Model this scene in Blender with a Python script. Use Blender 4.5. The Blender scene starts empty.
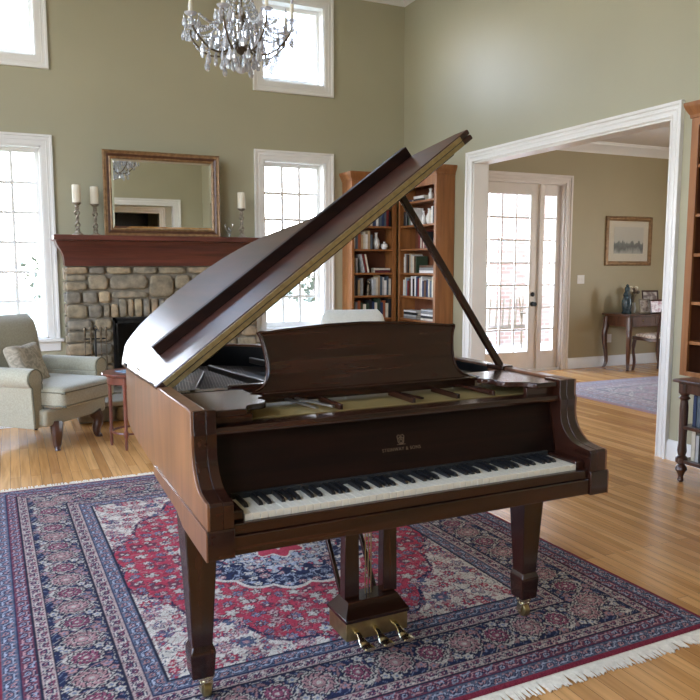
import bpy, bmesh, math, random
import numpy as np
from mathutils import Vector, Matrix
random.seed(7); np.random.seed(7)
SKY = 9.0; EXPO = 1.2
COL = bpy.context.scene.collection
PI = math.pi
def R(a): return math.radians(a)

# ------------------------------------------------------------------ materials
def mat(name, color=(.8,.8,.8), rough=.5, metal=0.0, coat=0.0, spec=.5, coat_rough=.1, sheen=0.0):
    m = bpy.data.materials.new(name); m.use_nodes = True
    b = m.node_tree.nodes['Principled BSDF']
    b.inputs['Base Color'].default_value = (*color, 1); b.inputs['Roughness'].default_value = rough
    b.inputs['Metallic'].default_value = metal; b.inputs['Coat Weight'].default_value = coat
    b.inputs['Coat Roughness'].default_value = coat_rough
    b.inputs['Specular IOR Level'].default_value = spec; b.inputs['Sheen Weight'].default_value = sheen
    return m
def N(m, t, **kw):
    n = m.node_tree.nodes.new(t)
    for k, v in kw.items():
        if k in n.inputs: n.inputs[k].default_value = v
        else: setattr(n, k, v)
    return n
def L(m, a, b): m.node_tree.links.new(a, b)
def bsdf(m): return m.node_tree.nodes['Principled BSDF']
def ramp(m, stops):
    r = N(m, 'ShaderNodeValToRGB'); e = r.color_ramp.elements
    while len(e) < len(stops): e.new(.5)
    for i, (p, c) in enumerate(stops): e[i].position = p; e[i].color = (*c, 1)
    return r
def coords(m, scale=(1,1,1), rot=(0,0,0)):
    tc = N(m, 'ShaderNodeTexCoord'); mp = N(m, 'ShaderNodeMapping')
    mp.inputs['Scale'].default_value = scale; mp.inputs['Rotation'].default_value = rot
    L(m, tc.outputs['Object'], mp.inputs['Vector']); return mp.outputs['Vector']
def bump(m, h, strength=.2, dist=.002):
    b = N(m, 'ShaderNodeBump'); b.inputs['Strength'].default_value = strength; b.inputs['Distance'].default_value = dist
    L(m, h, b.inputs['Height']); L(m, b.outputs['Normal'], bsdf(m).inputs['Normal'])
def noisy(name, c1, c2, scale=(8,8,8), rough=.6, detail=5, bstr=0.0, bdist=.002, rot=(0,0,0), dist=0.0, lo=.3, hi=.7, **kw):
    m = mat(name, c1, rough, **kw); v = coords(m, scale, rot)
    n = N(m, 'ShaderNodeTexNoise', Scale=1.0, Detail=float(detail), Distortion=float(dist)); L(m, v, n.inputs['Vector'])
    r = ramp(m, [(lo, c1), (hi, c2)]); L(m, n.outputs['Fac'], r.inputs['Fac']); L(m, r.outputs['Color'], bsdf(m).inputs['Base Color'])
    if bstr: bump(m, n.outputs['Fac'], bstr, bdist)
    return m
M = {}
M['wall'] = noisy('sage_wall_paint', (.385,.362,.25), (.41,.387,.268), (1.3,1.3,1.3), .42, 3, spec=.6)
M['foyer_wall'] = noisy('foyer_wall_paint', (.36,.30,.175), (.385,.322,.19), (1.3,1.3,1.3), .5, 3)
M['ceiling'] = noisy('ceiling_paint', (.66,.62,.56), (.70,.66,.60), (2,2,2), .7, 2)
M['trim'] = noisy('white_trim_paint', (.77,.76,.73), (.81,.80,.77), (3,3,3), .28, 2)
M['door'] = noisy('cream_door_paint', (.70,.64,.58), (.74,.68,.62), (3,3,3), .35, 2)
# piano mahogany, three grain directions
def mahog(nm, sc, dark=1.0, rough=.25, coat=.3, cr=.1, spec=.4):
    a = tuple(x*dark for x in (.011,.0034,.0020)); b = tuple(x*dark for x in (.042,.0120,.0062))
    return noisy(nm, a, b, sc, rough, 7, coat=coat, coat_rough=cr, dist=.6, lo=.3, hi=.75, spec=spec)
M['mah_x'] = mahog('mahogany_grain_across', (2.2,30,30)); M['mah_y'] = mahog('mahogany_grain_lengthwise', (30,2.2,30)); M['mah_z'] = mahog('mahogany_grain_upright', (30,30,2.2))
M['mah_side'] = noisy('mahogany_rim_veneer', (.095,.036,.016), (.20,.084,.038), (14,14,1.6), .34, 7, coat=.4, coat_rough=.14, dist=1.0)
M['mah_lid'] = mahog('mahogany_lid_top', (26,2.0,26), 1.35, .38, .55, .20)
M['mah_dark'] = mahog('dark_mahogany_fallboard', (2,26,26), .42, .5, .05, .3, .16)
M['mantel'] = noisy('red_brown_mantel_wood', (.065,.018,.012), (.15,.042,.027), (2,25,25), .35, 6, dist=.5, coat=.2)
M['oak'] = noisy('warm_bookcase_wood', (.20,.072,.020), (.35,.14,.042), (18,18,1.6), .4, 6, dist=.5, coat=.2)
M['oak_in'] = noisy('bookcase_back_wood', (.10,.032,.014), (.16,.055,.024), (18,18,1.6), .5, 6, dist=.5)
M['dkwood'] = noisy('dark_turned_wood', (.030,.012,.007), (.085,.032,.018), (20,20,3), .3, 6, dist=.4, coat=.3)
M['redwood'] = noisy('cherry_table_wood', (.11,.03,.018), (.21,.065,.038), (14,14,3), .3, 6, dist=.4, coat=.3)
M['walnut'] = noisy('walnut_desk_wood', (.06,.022,.012), (.14,.055,.028), (12,12,3), .32, 6, dist=.4, coat=.25)
M['brass'] = noisy('aged_brass', (.33,.25,.11), (.45,.35,.17), (30,30,30), .36, 4, metal=1.0)
M['hinge'] = noisy('brass_hinge_strip', (.30,.22,.10), (.42,.32,.15), (60,60,60), .42, 3, metal=.75)
M['pedalbrass'] = noisy('polished_pedal_brass', (.62,.55,.38), (.75,.68,.48), (30,30,30), .22, 3, metal=1.0)
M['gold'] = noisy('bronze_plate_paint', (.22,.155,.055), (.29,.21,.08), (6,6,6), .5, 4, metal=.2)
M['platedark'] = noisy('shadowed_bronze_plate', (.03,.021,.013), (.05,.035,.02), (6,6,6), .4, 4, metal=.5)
M['black'] = noisy('black_felt', (.012,.012,.012), (.02,.02,.02), (40,40,40), .8, 3)
M['iron'] = noisy('black_iron', (.015,.014,.013), (.035,.033,.03), (30,30,30), .5, 3, metal=.6)
M['bronze'] = noisy('aged_bronze', (.09,.07,.045), (.17,.13,.09), (30,30,30), .4, 3, metal=.8)
M['steel'] = noisy('steel_wire', (.42,.39,.35), (.52,.49,.44), (30,30,30), .3, 2, metal=1.0)
M['ivory'] = noisy('ivory_key', (.72,.66,.53), (.79,.73,.60), (20,6,20), .28, 3, coat=.3)
M['ebony'] = noisy('ebony_key', (.008,.008,.009), (.014,.014,.015), (30,30,30), .3, 3, coat=.3)
M['string'] = noisy('copper_string', (.12,.075,.05), (.17,.11,.075), (30,30,30), .35, 2, metal=1.0)
M['candle'] = noisy('cream_wax', (.70,.64,.50), (.76,.70,.56), (10,10,10), .5, 3)
M['antique'] = noisy('antique_silver_gilt', (.22,.18,.13), (.42,.36,.28), (60,60,60), .5, 4, metal=.5)
M['frame'] = noisy('antique_gold_frame', (.17,.09,.038), (.34,.20,.09), (25,25,25), .42, 5, metal=.25)
M['frame_inner'] = noisy('red_brown_frame_cove', (.075,.028,.014), (.12,.05,.026), (25,25,25), .42, 5)
M['fabric'] = noisy('sage_upholstery', (.31,.285,.205), (.40,.37,.27), (90,90,90), .88, 4, bstr=.25, bdist=.002, sheen=.35)
M['piping'] = noisy('dark_sage_piping', (.13,.12,.08), (.17,.16,.11), (90,90,90), .9, 3)
M['cushion'] = noisy('patterned_cushion_cloth', (.42,.36,.27), (.27,.23,.17), (16,16,16), .9, 6, bstr=.2, lo=.42, hi=.58, dist=2.0)
M['cream'] = noisy('cream_upholstery', (.56,.56,.50), (.64,.64,.58), (80,80,80), .85, 4, bstr=.15, sheen=.3)
M['seatcloth'] = noisy('floral_seat_cloth', (.62,.52,.42), (.40,.28,.22), (30,30,30), .85, 5, lo=.45, hi=.6)
M['porcelain'] = noisy('white_porcelain', (.72,.70,.66), (.78,.76,.72), (10,10,10), .25, 3, coat=.3)
M['bluevase'] = noisy('blue_green_glaze', (.012,.028,.038), (.06,.10,.12), (30,30,30), .2, 4, coat=.5)
M['firebox'] = noisy('sooty_firebox', (.006,.006,.007), (.016,.015,.015), (10,10,10), .55, 4)
M['plate_white'] = noisy('white_plastic_plate', (.70,.68,.64), (.74,.72,.68), (10,10,10), .4, 2)
M['paper'] = noisy('book_page_paper', (.62,.57,.46), (.70,.65,.54), (90,90,90), .8, 2)
M['grass'] = noisy('lawn', (.11,.115,.07), (.15,.15,.10), (1.5,1.5,1.5), .9, 6)
M['foliage'] = noisy('tree_foliage', (.10,.11,.085), (.15,.155,.12), (5,5,5), .9, 4)
M['bark'] = noisy('tree_bark', (.13,.10,.08), (.22,.18,.14), (8,8,2), .9, 4)
M['fringe'] = noisy('cream_fringe_yarn', (.62,.53,.40), (.76,.67,.53), (60,60,60), .9, 3)
M['mortar'] = noisy('mortar', (.20,.175,.135), (.27,.24,.19), (18,18,18), .9, 5, bstr=.4, bdist=.004)
M['pot'] = noisy('stone_grey_concrete', (.45,.43,.40), (.52,.5,.47), (6,6,6), .8, 4)
# stone: colour by stone, from a colour attribute, and mottling
def stone_mat():
    m = mat('fieldstone', (.3,.26,.2), .82)
    a = N(m, 'ShaderNodeAttribute', attribute_name='Col')
    v = coords(m, (14,14,14)); n = N(m, 'ShaderNodeTexNoise', Scale=1.0, Detail=7.0); L(m, v, n.inputs['Vector'])
    r = ramp(m, [(.3, (.55,.55,.55)), (.7, (1.25,1.2,1.15))]); L(m, n.outputs['Fac'], r.inputs['Fac'])
    x = N(m, 'ShaderNodeMix', data_type='RGBA', blend_type='MULTIPLY'); x.inputs[0].default_value = 1
    L(m, a.outputs['Color'], x.inputs[6]); L(m, r.outputs['Color'], x.inputs[7]); L(m, x.outputs[2], bsdf(m).inputs['Base Color'])
    bump(m, n.outputs['Fac'], .6, .012); return m
M['stone'] = stone_mat()
def glass_mat(nm, tint=(1,1,1), refl=.08, rough=.0):
    m = bpy.data.materials.new(nm); m.use_nodes = True; nt = m.node_tree; nt.nodes.clear()
    o = N(m, 'ShaderNodeOutputMaterial'); mx = N(m, 'ShaderNodeMixShader'); mx.inputs[0].default_value = refl
    t = N(m, 'ShaderNodeBsdfTransparent'); t.inputs['Color'].default_value = (*tint, 1)
    g = N(m, 'ShaderNodeBsdfGlossy'); g.inputs['Roughness'].default_value = rough
    L(m, t.outputs[0], mx.inputs[1]); L(m, g.outputs[0], mx.inputs[2]); L(m, mx.outputs[0], o.inputs['Surface']); return m
M['glass'] = glass_mat('window_pane_glass', (.96,.98,1), .05)
M['pictureglass'] = glass_mat('picture_glass', (1,1,1), .05)
M['crystal'] = glass_mat('cut_crystal', (.80,.82,.86), .5, .12)
_m = M['crystal']; _o = [n for n in _m.node_tree.nodes if n.type == 'OUTPUT_MATERIAL'][0]; _s = _o.inputs['Surface'].links[0].from_socket
_d = N(_m, 'ShaderNodeBsdfDiffuse'); _d.inputs['Color'].default_value = (.85,.87,.92,1); _x = N(_m, 'ShaderNodeMixShader'); _x.inputs[0].default_value = .38; L(_m, _s, _x.inputs[1]); L(_m, _d.outputs[0], _x.inputs[2]); L(_m, _x.outputs[0], _o.inputs['Surface'])
M['clearglass'] = glass_mat('clear_ornament_glass', (.9,.92,.92), .3, .03)
m = mat('mirror_silver', (.86,.88,.87), .015, 1.0); M['mirror'] = m
# floor planks, boards run along Y
def floor_mat():
    m = mat('oak_strip_floor', (.5,.3,.15), .27, spec=.5, coat=.25, coat_rough=.16)
    tc = N(m, 'ShaderNodeTexCoord'); sp = N(m, 'ShaderNodeSeparateXYZ'); L(m, tc.outputs['Object'], sp.inputs[0])
    cb = N(m, 'ShaderNodeCombineXYZ'); L(m, sp.outputs['Y'], cb.inputs['X']); L(m, sp.outputs['X'], cb.inputs['Y'])
    br = N(m, 'ShaderNodeTexBrick'); br.offset = .37; br.offset_frequency = 2; br.squash = 1
    br.inputs['Color1'].default_value = (.0,.0,.0,1); br.inputs['Color2'].default_value = (1,1,1,1); br.inputs['Mortar'].default_value = (.5,.5,.5,1)
    br.inputs['Scale'].default_value = 1; br.inputs['Mortar Size'].default_value = .0010; br.inputs['Mortar Smooth'].default_value = .3
    br.inputs['Bias'].default_value = 0; br.inputs['Brick Width'].default_value = 1.35; br.inputs['Row Height'].default_value = .064
    L(m, cb.outputs[0], br.inputs['Vector'])
    bw = N(m, 'ShaderNodeRGBToBW'); L(m, br.outputs['Color'], bw.inputs[0])
    r = ramp(m, [(0, (.48,.22,.066)), (.35, (.60,.295,.095)), (.7, (.70,.36,.125)), (1, (.78,.43,.165))]); L(m, bw.outputs[0], r.inputs['Fac'])
    mp = N(m, 'ShaderNodeMapping'); mp.inputs['Scale'].default_value = (30,1.6,1); L(m, tc.outputs['Object'], mp.inputs['Vector'])
    n = N(m, 'ShaderNodeTexNoise', Scale=1.0, Detail=8.0, Distortion=.8); L(m, mp.outputs[0], n.inputs['Vector'])
    r2 = ramp(m, [(.3, (.74,.70,.66)), (.62, (1.10,1.09,1.08))]); L(m, n.outputs['Fac'], r2.inputs['Fac'])
    x = N(m, 'ShaderNodeMix', data_type='RGBA', blend_type='MULTIPLY'); x.inputs[0].default_value = .85
    L(m, r.outputs['Color'], x.inputs[6]); L(m, r2.outputs['Color'], x.inputs[7])
    y = N(m, 'ShaderNodeMix', data_type='RGBA', blend_type='MIX'); L(m, br.outputs['Fac'], y.inputs[0])
    L(m, x.outputs[2], y.inputs[6]); y.inputs[7].default_value = (.10,.045,.018,1)
    L(m, y.outputs[2], bsdf(m).inputs['Base Color'])
    inv = N(m, 'ShaderNodeMath', operation='MULTIPLY'); inv.inputs[1].default_value = -1; L(m, br.outputs['Fac'], inv.inputs[0])
    bump(m, inv.outputs[0], .25, .001); return m
M['floor'] = floor_mat()
def brick_mat():
    m = mat('pale_porch_brick', (.5,.3,.25), .9); tc = N(m, 'ShaderNodeTexCoord'); sp = N(m, 'ShaderNodeSeparateXYZ'); L(m, tc.outputs['Object'], sp.inputs[0])
    ad = N(m, 'ShaderNodeMath', operation='ADD'); L(m, sp.outputs['X'], ad.inputs[0]); L(m, sp.outputs['Y'], ad.inputs[1])
    cb = N(m, 'ShaderNodeCombineXYZ'); L(m, ad.outputs[0], cb.inputs['X']); L(m, sp.outputs['Z'], cb.inputs['Y'])
    br = N(m, 'ShaderNodeTexBrick'); br.inputs['Color1'].default_value = (.19,.105,.08,1); br.inputs['Color2'].default_value = (.26,.17,.135,1); br.inputs['Mortar'].default_value = (.30,.29,.26,1)
    br.inputs['Scale'].default_value = 1; br.inputs['Mortar Size'].default_value = .007; br.inputs['Brick Width'].default_value = .23; br.inputs['Row Height'].default_value = .075
    L(m, cb.outputs[0], br.inputs['Vector']); L(m, br.outputs['Color'], bsdf(m).inputs['Base Color']); return m
M['brick'] = brick_mat()
def attr_mat(nm, rough=.9, fine=700., bs=.5):
    m = mat(nm, (.5,.3,.3), rough, spec=.05)
    a = N(m, 'ShaderNodeAttribute', attribute_name='Col'); v = coords(m, (fine,)*3)
    n = N(m, 'ShaderNodeTexNoise', Scale=1.0, Detail=2.0); L(m, v, n.inputs['Vector'])
    r = ramp(m, [(.3, (.72,.72,.72)), (.7, (1.2,1.2,1.2))]); L(m, n.outputs['Fac'], r.inputs['Fac'])
    x = N(m, 'ShaderNodeMix', data_type='RGBA', blend_type='MULTIPLY'); x.inputs[0].default_value = 1
    L(m, a.outputs['Color'], x.inputs[6]); L(m, r.outputs['Color'], x.inputs[7]); L(m, x.outputs[2], bsdf(m).inputs['Base Color'])
    bump(m, n.outputs['Fac'], bs, .003); return m
M['rug'] = attr_mat('persian_rug_pile', .95, 260.)
BOOKC = {'dark red':(.16,.02,.018),'navy blue':(.02,.035,.09),'black':(.015,.015,.017),'dark green':(.03,.05,.028),'brown':(.10,.045,.02),'tan':(.36,.25,.14),
         'cream':(.55,.50,.40),'grey':(.22,.22,.22),'white':(.66,.65,.62),'slate blue':(.075,.10,.13),'maroon':(.09,.015,.02),'light blue':(.17,.24,.31),'pale grey':(.42,.42,.41),'rust':(.26,.075,.03)}
for k, c in BOOKC.items(): M['bk_'+k] = noisy(k.replace(' ','_')+'_book_cover', c, tuple(min(1,x*1.35) for x in c), (20,20,20), .5, 3)

# ------------------------------------------------------------------ mesh helpers
class MB:
    def __init__(s): s.v = []; s.f = []; s.mi = []; s.cur = 0; s.T = Matrix.Identity(4); s.col = []
    def add(s, vs, fs, col=None):
        o = len(s.v)
        for p in vs: s.v.append(tuple(s.T @ Vector(p))); 
        if col is not None: s.col += [col]*len(vs)
        for f in fs: s.f.append(tuple(i+o for i in f)); s.mi.append(s.cur)
        return s
    def box(s, a, b, col=None):
        x0,y0,z0 = a; x1,y1,z1 = b
        x0,x1 = min(x0,x1),max(x0,x1); y0,y1 = min(y0,y1),max(y0,y1); z0,z1 = min(z0,z1),max(z0,z1)
        return s.add([(x0,y0,z0),(x1,y0,z0),(x1,y1,z0),(x0,y1,z0),(x0,y0,z1),(x1,y0,z1),(x1,y1,z1),(x0,y1,z1)],
              [(0,3,2,1),(4,5,6,7),(0,1,5,4),(1,2,6,5),(2,3,7,6),(3,0,4,7)], col)
    def bar(s, p, q, w, h=None, up=(0,0,1)):   # rectangular bar from p to q
        h = h or w; p = Vector(p); q = Vector(q); d = (q-p).normalized(); u = Vector(up)
        if abs(d.dot(u)) > .98: u = Vector((0,1,0))
        a = d.cross(u).normalized(); b = a.cross(d)
        vs = [P + a*i*w/2 + b*j*h/2 for P in (p,q) for i,j in ((-1,-1),(1,-1),(1,1),(-1,1))]
        return s.add(vs, [(0,1,2,3),(7,6,5,4),(0,4,5,1),(1,5,6,2),(2,6,7,3),(3,7,4,0)])
    def prism(s, poly, d, axis='z', o=0.0):    # polygon extruded along axis from o to o+d
        n = len(poly)
        def P(a, b, t):
            return {'z':(a,b,t),'x':(t,a,b),'y':(a,t,b)}[axis]
        vs = [P(a,b,o) for a,b in poly]+[P(a,b,o+d) for a,b in poly]
        fs = [tuple(range(n))[::-1], tuple(range(n,2*n))]+[(i,(i+1)%n,(i+1)%n+n,i+n) for i in range(n)]
        return s.add(vs, fs)
    def loft(s, rings, closed=True, cap=True):
        n = len(rings[0]); vs = [p for r in rings for p in r]; fs = []
        for k in range(len(rings)-1):
            for i in range(n if closed else n-1):
                j = (i+1)%n; fs.append((k*n+i, k*n+j, (k+1)*n+j, (k+1)*n+i))
        if cap and closed: fs += [tuple(range(n))[::-1], tuple(range((len(rings)-1)*n, len(rings)*n))]
        return s.add(vs, fs)
    def lathe(s, prof, c=(0,0,0), seg=24):     # prof: (r, z)
        rings = [[(c[0]+r*math.cos(2*PI*i/seg), c[1]+r*math.sin(2*PI*i/seg), c[2]+z) for i in range(seg)] for r, z in prof]
        return s.loft(rings)
    def cyl(s, c, r, h, seg=20): return s.lathe([(r,0),(r,h)], c, seg)
    def tube(s, pts, r, seg=8, scale=None):
        pts = [Vector(p) for p in pts]; rings = []; n = len(pts); prev = None
        for i, p in enumerate(pts):
            t = (pts[min(i+1,n-1)]-pts[max(i-1,0)]).normalized()
            if prev is None:
                u = Vector((0,0,1)) if abs(t.z) < .9 else Vector((1,0,0)); a = t.cross(u).normalized()
            else: a = (prev - t*prev.dot(t)).normalized()
            b = t.cross(a); prev = a; rr = r if not hasattr(r,'__len__') else r[i]
            rings.append([p+(a*math.cos(2*PI*k/seg)+b*math.sin(2*PI*k/seg))*rr for k in range(seg)])
        return s.loft(rings)
    def sphere(s, c, r, seg=14, rows=8, sc=(1,1,1)):
        rings = [[(c[0]+sc[0]*r*math.sin(PI*j/rows)*math.cos(2*PI*i/seg), c[1]+sc[1]*r*math.sin(PI*j/rows)*math.sin(2*PI*i/seg), c[2]-sc[2]*r*math.cos(PI*j/rows)) for i in range(seg)] for j in range(rows+1)]
        rings[0] = [(p[0]*1.0,p[1],p[2]) for p in rings[0]]
        return s.loft(rings)
    def pillow(s, c, size, e=.35, nu=24, nv=14, puff=0.0):  # superellipsoid
        def cp(t, k): a = math.cos(t); return math.copysign(abs(a)**k, a)
        def sp(t, k): a = math.sin(t); return math.copysign(abs(a)**k, a)
        e1 = e if not hasattr(e,'__len__') else e[0]; e2 = e if not hasattr(e,'__len__') else e[1]
        rings = []
        for j in range(nv+1):
            v = -PI/2+PI*j/nv
            rings.append([(c[0]+size[0]/2*cp(v,e1)*cp(u,e2), c[1]+size[1]/2*cp(v,e1)*sp(u,e2), c[2]+size[2]/2*sp(v,e1)) for u in [2*PI*i/nu for i in range(nu)]])
        return s.loft(rings)
    def build(s, name, m, parent=None, bevel=0.0, smooth=True, seg=2, angle=35, sub=0, kind=None):
        me = bpy.data.meshes.new(name); me.from_pydata(s.v, [], s.f); 
        ms = m if isinstance(m, (list,tuple)) else [m]
        for x in ms: me.materials.append(x)
        if len(ms) > 1: me.polygons.foreach_set('material_index', s.mi)
        if s.col:
            a = me.color_attributes.new('Col', 'FLOAT_COLOR', 'POINT'); a.data.foreach_set('color', [c for q in s.col for c in (*q,1)])
        bm = bmesh.new(); bm.from_mesh(me); bmesh.ops.remove_doubles(bm, verts=bm.verts, dist=1e-6); bmesh.ops.recalc_face_normals(bm, faces=bm.faces); bm.to_mesh(me); bm.free()
        if smooth:
            me.polygons.foreach_set('use_smooth', [True]*len(me.polygons)); me.set_sharp_from_angle(angle=R(angle))
        o = bpy.data.objects.new(name, me); COL.objects.link(o)
        if parent: o.parent = parent
        if bevel:
            b = o.modifiers.new('bevel','BEVEL'); b.width = bevel; b.segments = seg; b.limit_method = 'ANGLE'; b.angle_limit = R(30); b.harden_normals = False
        if sub:
            b = o.modifiers.new('sub','SUBSURF'); b.levels = sub; b.render_levels = sub
        if kind: o['kind'] = kind
        return o
def thing(name, label, cat, loc=(0,0,0), rz=0, group=None):
    o = bpy.data.objects.new(name, None); COL.objects.link(o); o.location = loc; o.rotation_euler = (0,0,rz); o.empty_display_size = .1
    o['label'] = label; o['category'] = cat
    if group: o['group'] = group
    return o
def tag(o, label, cat, group=None, kind=None):
    o['label'] = label; o['category'] = cat
    if group: o['group'] = group
    if kind: o['kind'] = kind
    return o
def struct(o, label=None, cat=None):
    o['kind'] = 'structure'
    if label: o['label'] = label; o['category'] = cat or 'wall'
    return o
def sempty(name, loc, rz, label, cat):
    o = thing(name, label, cat, loc, rz); o['kind'] = 'structure'; return o
def smoothpath(pts, n=6, closed=False):        # Catmull-Rom
    P = [Vector(p) for p in pts]; out = []; k = len(P)
    rng = range(k) if closed else range(k-1)
    for i in rng:
        p0 = P[(i-1)%k] if closed or i > 0 else P[0]; p1 = P[i]; p2 = P[(i+1)%k]; p3 = P[(i+2)%k] if closed or i < k-2 else P[-1]
        for j in range(n):
            t = j/n; out.append(.5*((2*p1)+(-p0+p2)*t+(2*p0-5*p1+4*p2-p3)*t*t+(-p0+3*p1-3*p2+p3)*t**3))
    if not closed: out.append(P[-1])
    return out

# ------------------------------------------------------------------ room shell
YB = 8.08; CH = 4.60; FC = 3.11; XR = 4.40; XL = -2.6; YF = -2.6
def wall_cells(x0, x1, z0, z1, holes, y0, y1):
    mb = MB(); xs = sorted({x0,x1,*[h[0] for h in holes],*[h[1] for h in holes]}); zs = sorted({z0,z1,*[h[2] for h in holes],*[h[3] for h in holes]})
    for a, b in zip(xs, xs[1:]):
        for c, d in zip(zs, zs[1:]):
            cx, cz = (a+b)/2, (c+d)/2
            if not any(h[0] < cx < h[1] and h[2] < cz < h[3] for h in holes): mb.box((a,y0,c),(b,y1,d))
    return mb
WIN = (-.425, .325)   # opening half coordinates of window 1 in x (world)
w1x = (-.43, .33); w2x = (2.62, 3.365); TW = .22
openings_back = [(w1x[0], w1x[1], .70, 2.61), (w2x[0], w2x[1], .70, 2.61), (w1x[0], w1x[1], 3.45, 4.33), (w2x[0], w2x[1], 3.45, 4.33), (.98,1.97,.20,.91)]
struct(wall_cells(XL-.2, XR, 0, CH, openings_back, YB, YB+TW).build('wall_back', M['wall'], smooth=False), 'tall olive painted wall behind the stone fireplace')
# foyer back wall with the door opening
FDX = (5.20, 6.90); FX1 = 10.4
struct(wall_cells(XR, FX1+.2, 0, FC+.1, [(FDX[0], FDX[1], 0, 2.54)], YB, YB+TW).build('wall_foyer_back', M['foyer_wall'], smooth=False), 'olive foyer wall holding the glazed entry door')
def yz_wall(name, x0, x1, y0, y1, z1, holes, m, label):
    mb = MB()
    ys = sorted({y0,y1,*[h[0] for h in holes],*[h[1] for h in holes]}); zs = sorted({0,z1,*[h[2] for h in holes],*[h[3] for h in holes]})
    for a, b in zip(ys, ys[1:]):
        for c, d in zip(zs, zs[1:]):
            cy, cz = (a+b)/2, (c+d)/2
            if not any(h[0] < cy < h[1] and h[2] < cz < h[3] for h in holes): mb.box((x0,a,c),(x1,b,d))
    return struct(mb.build(name, m, smooth=False), label)
OY = (4.035, 6.575); OZ = 2.495
yz_wall('wall_right', XR, XR+.17, YF, YB, CH, [(OY[0],OY[1],0,OZ)], M['wall'], 'sage wall with the wide white cased opening')
LW = [(-1.5,.3,.7,2.61),(1.2,3.2,.7,2.61),(4.1,6.1,.7,2.61),(-1.5,.3,3.0,4.38),(1.2,3.2,3.0,4.38),(4.1,6.1,3.0,4.38)]  # unseen windows, added and widened to throw daylight on the right wall
yz_wall('wall_left', XL-.2, XL, YF, YB, CH, LW, M['wall'], 'sage wall with windows on the left side, outside the frame')
FO = (1.5, 3.70, 0, 2.87)
struct(wall_cells(XL-.2, XR+.2, 0, CH, [FO], YF-.2, YF).build('wall_front', M['wall'], smooth=False), 'sage wall behind the viewer, seen in the mirror')
# space seen in the mirror behind the opening
fw = wall_cells(-.5, 5.2, 0, 3.6, [(1.6,3.95,0,2.92)], -6.2, -6.0); struct(fw.build('wall_hall', M['wall'], smooth=False), 'far hall wall seen in the mirror')
struct(MB().box((-.6,-6.0,0),(-.5,YF-.2,3.6)).build('wall_hall_left', M['wall'], smooth=False), 'hall side wall on the left'); struct(MB().box((5.2,-6.0,0),(5.3,YF-.2,3.6)).build('wall_hall_right', M['wall'], smooth=False), 'hall side wall on the right')
struct(MB().box((-.6,-6.2,3.6),(5.3,YF-.2,3.7)).build('ceiling_hall', M['ceiling'], smooth=False), 'hall ceiling behind the viewer','ceiling')
struct(MB().box((XL-.2,-8.2,-.1),(FX1+.2,YB+TW,0)).build('floor', M['floor'], smooth=False), 'honey oak strip floor', 'floor')
struct(MB().box((XL-.2,YF-.2,CH),(XR+.2,YB+TW,CH+.1)).build('ceiling', M['ceiling'], smooth=False), 'high living room ceiling', 'ceiling')
struct(MB().box((XR+.17,1.6,FC),(FX1+.2,YB+TW,FC+.1)).build('ceiling_foyer', M['ceiling'], smooth=False), 'lower foyer ceiling beyond the opening', 'ceiling')
struct(wall_cells(XR+.17, FX1+.2, 0, FC, [], 1.4, 1.6).build('wall_foyer_front', M['foyer_wall'], smooth=False), 'foyer wall on the near side')
yz_wall('wall_foyer_right', FX1, FX1+.2, 1.6, YB, FC, [(3.0,5.0,.7,2.4)], M['foyer_wall'], 'foyer wall at the far right')
# room behind hall (dark opening with tan door)
struct(MB().box((.8,-8.2,0),(5.0,-8.1,3.7)).box((.8,-8.2,0),(.9,-6.2,3.7)).box((4.9,-8.2,0),(5.0,-6.2,3.7)).box((.8,-8.2,3.6),(5.0,-6.2,3.7)).build('wall_back_room', M['foyer_wall'], smooth=False), 'tan wall beyond the hall seen in the mirror')
mb = MB(); mb.box((1.5,-7.9,0),(3.86,-7.3,3.02)); t = thing('tall_cabinet', 'dark tall cabinet standing beyond the hall, glimpsed in the mirror', 'cabinet')
mb.build('body', M['iron'], t, .01); MB().box((1.62,-7.3,.1),(2.62,-7.27,2.95)).build('cabinet_door', M['iron'], t, .005); MB().box((2.74,-7.3,.1),(3.8,-7.27,2.95)).build('cabinet_door', M['iron'], t, .005)
# crowns
def crown_profile(d=.10, h=.125):
    return [(0,0),(.012,.0),(.018,.02),(.03,.032),(d*.55,h*.62),(d*.8,h*.75),(d*.84,h*.88),(d,h*.9),(d,h),(0,h)]
def run_x(mb, prof, x0, x1, ywall, z0, sgn=-1):  # profile (out, z), sgn: direction out in y
    mb.prism([(ywall+sgn*a, z0+b) for a, b in prof], x1-x0, 'x', x0)
def run_y(mb, prof, y0, y1, xwall, z0, sgn=-1):
    mb.prism([(xwall+sgn*a, z0+b) for a, b in prof], y1-y0, 'y', y0)
cp = crown_profile()
mb = MB(); run_x(mb, cp, XL, XR, YB, CH-.125); run_y(mb, cp, YF, YB, XR, CH-.125); run_y(mb, cp, YF, YB, XL, CH-.125, 1); struct(mb.build('trim_1', M['trim']), 'white crown moulding under the high ceiling', 'trim')
cp2 = crown_profile(.12,.14)
mb = MB(); run_x(mb, cp2, XR+.17, FX1, YB, FC-.14); run_y(mb, cp2, 1.6, YB, FX1, FC-.14); run_y(mb, cp2, 1.6, YB, XR+.17, FC-.14, 1); struct(mb.build('trim_2', M['trim']), 'white crown moulding round the foyer ceiling', 'trim')
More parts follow.
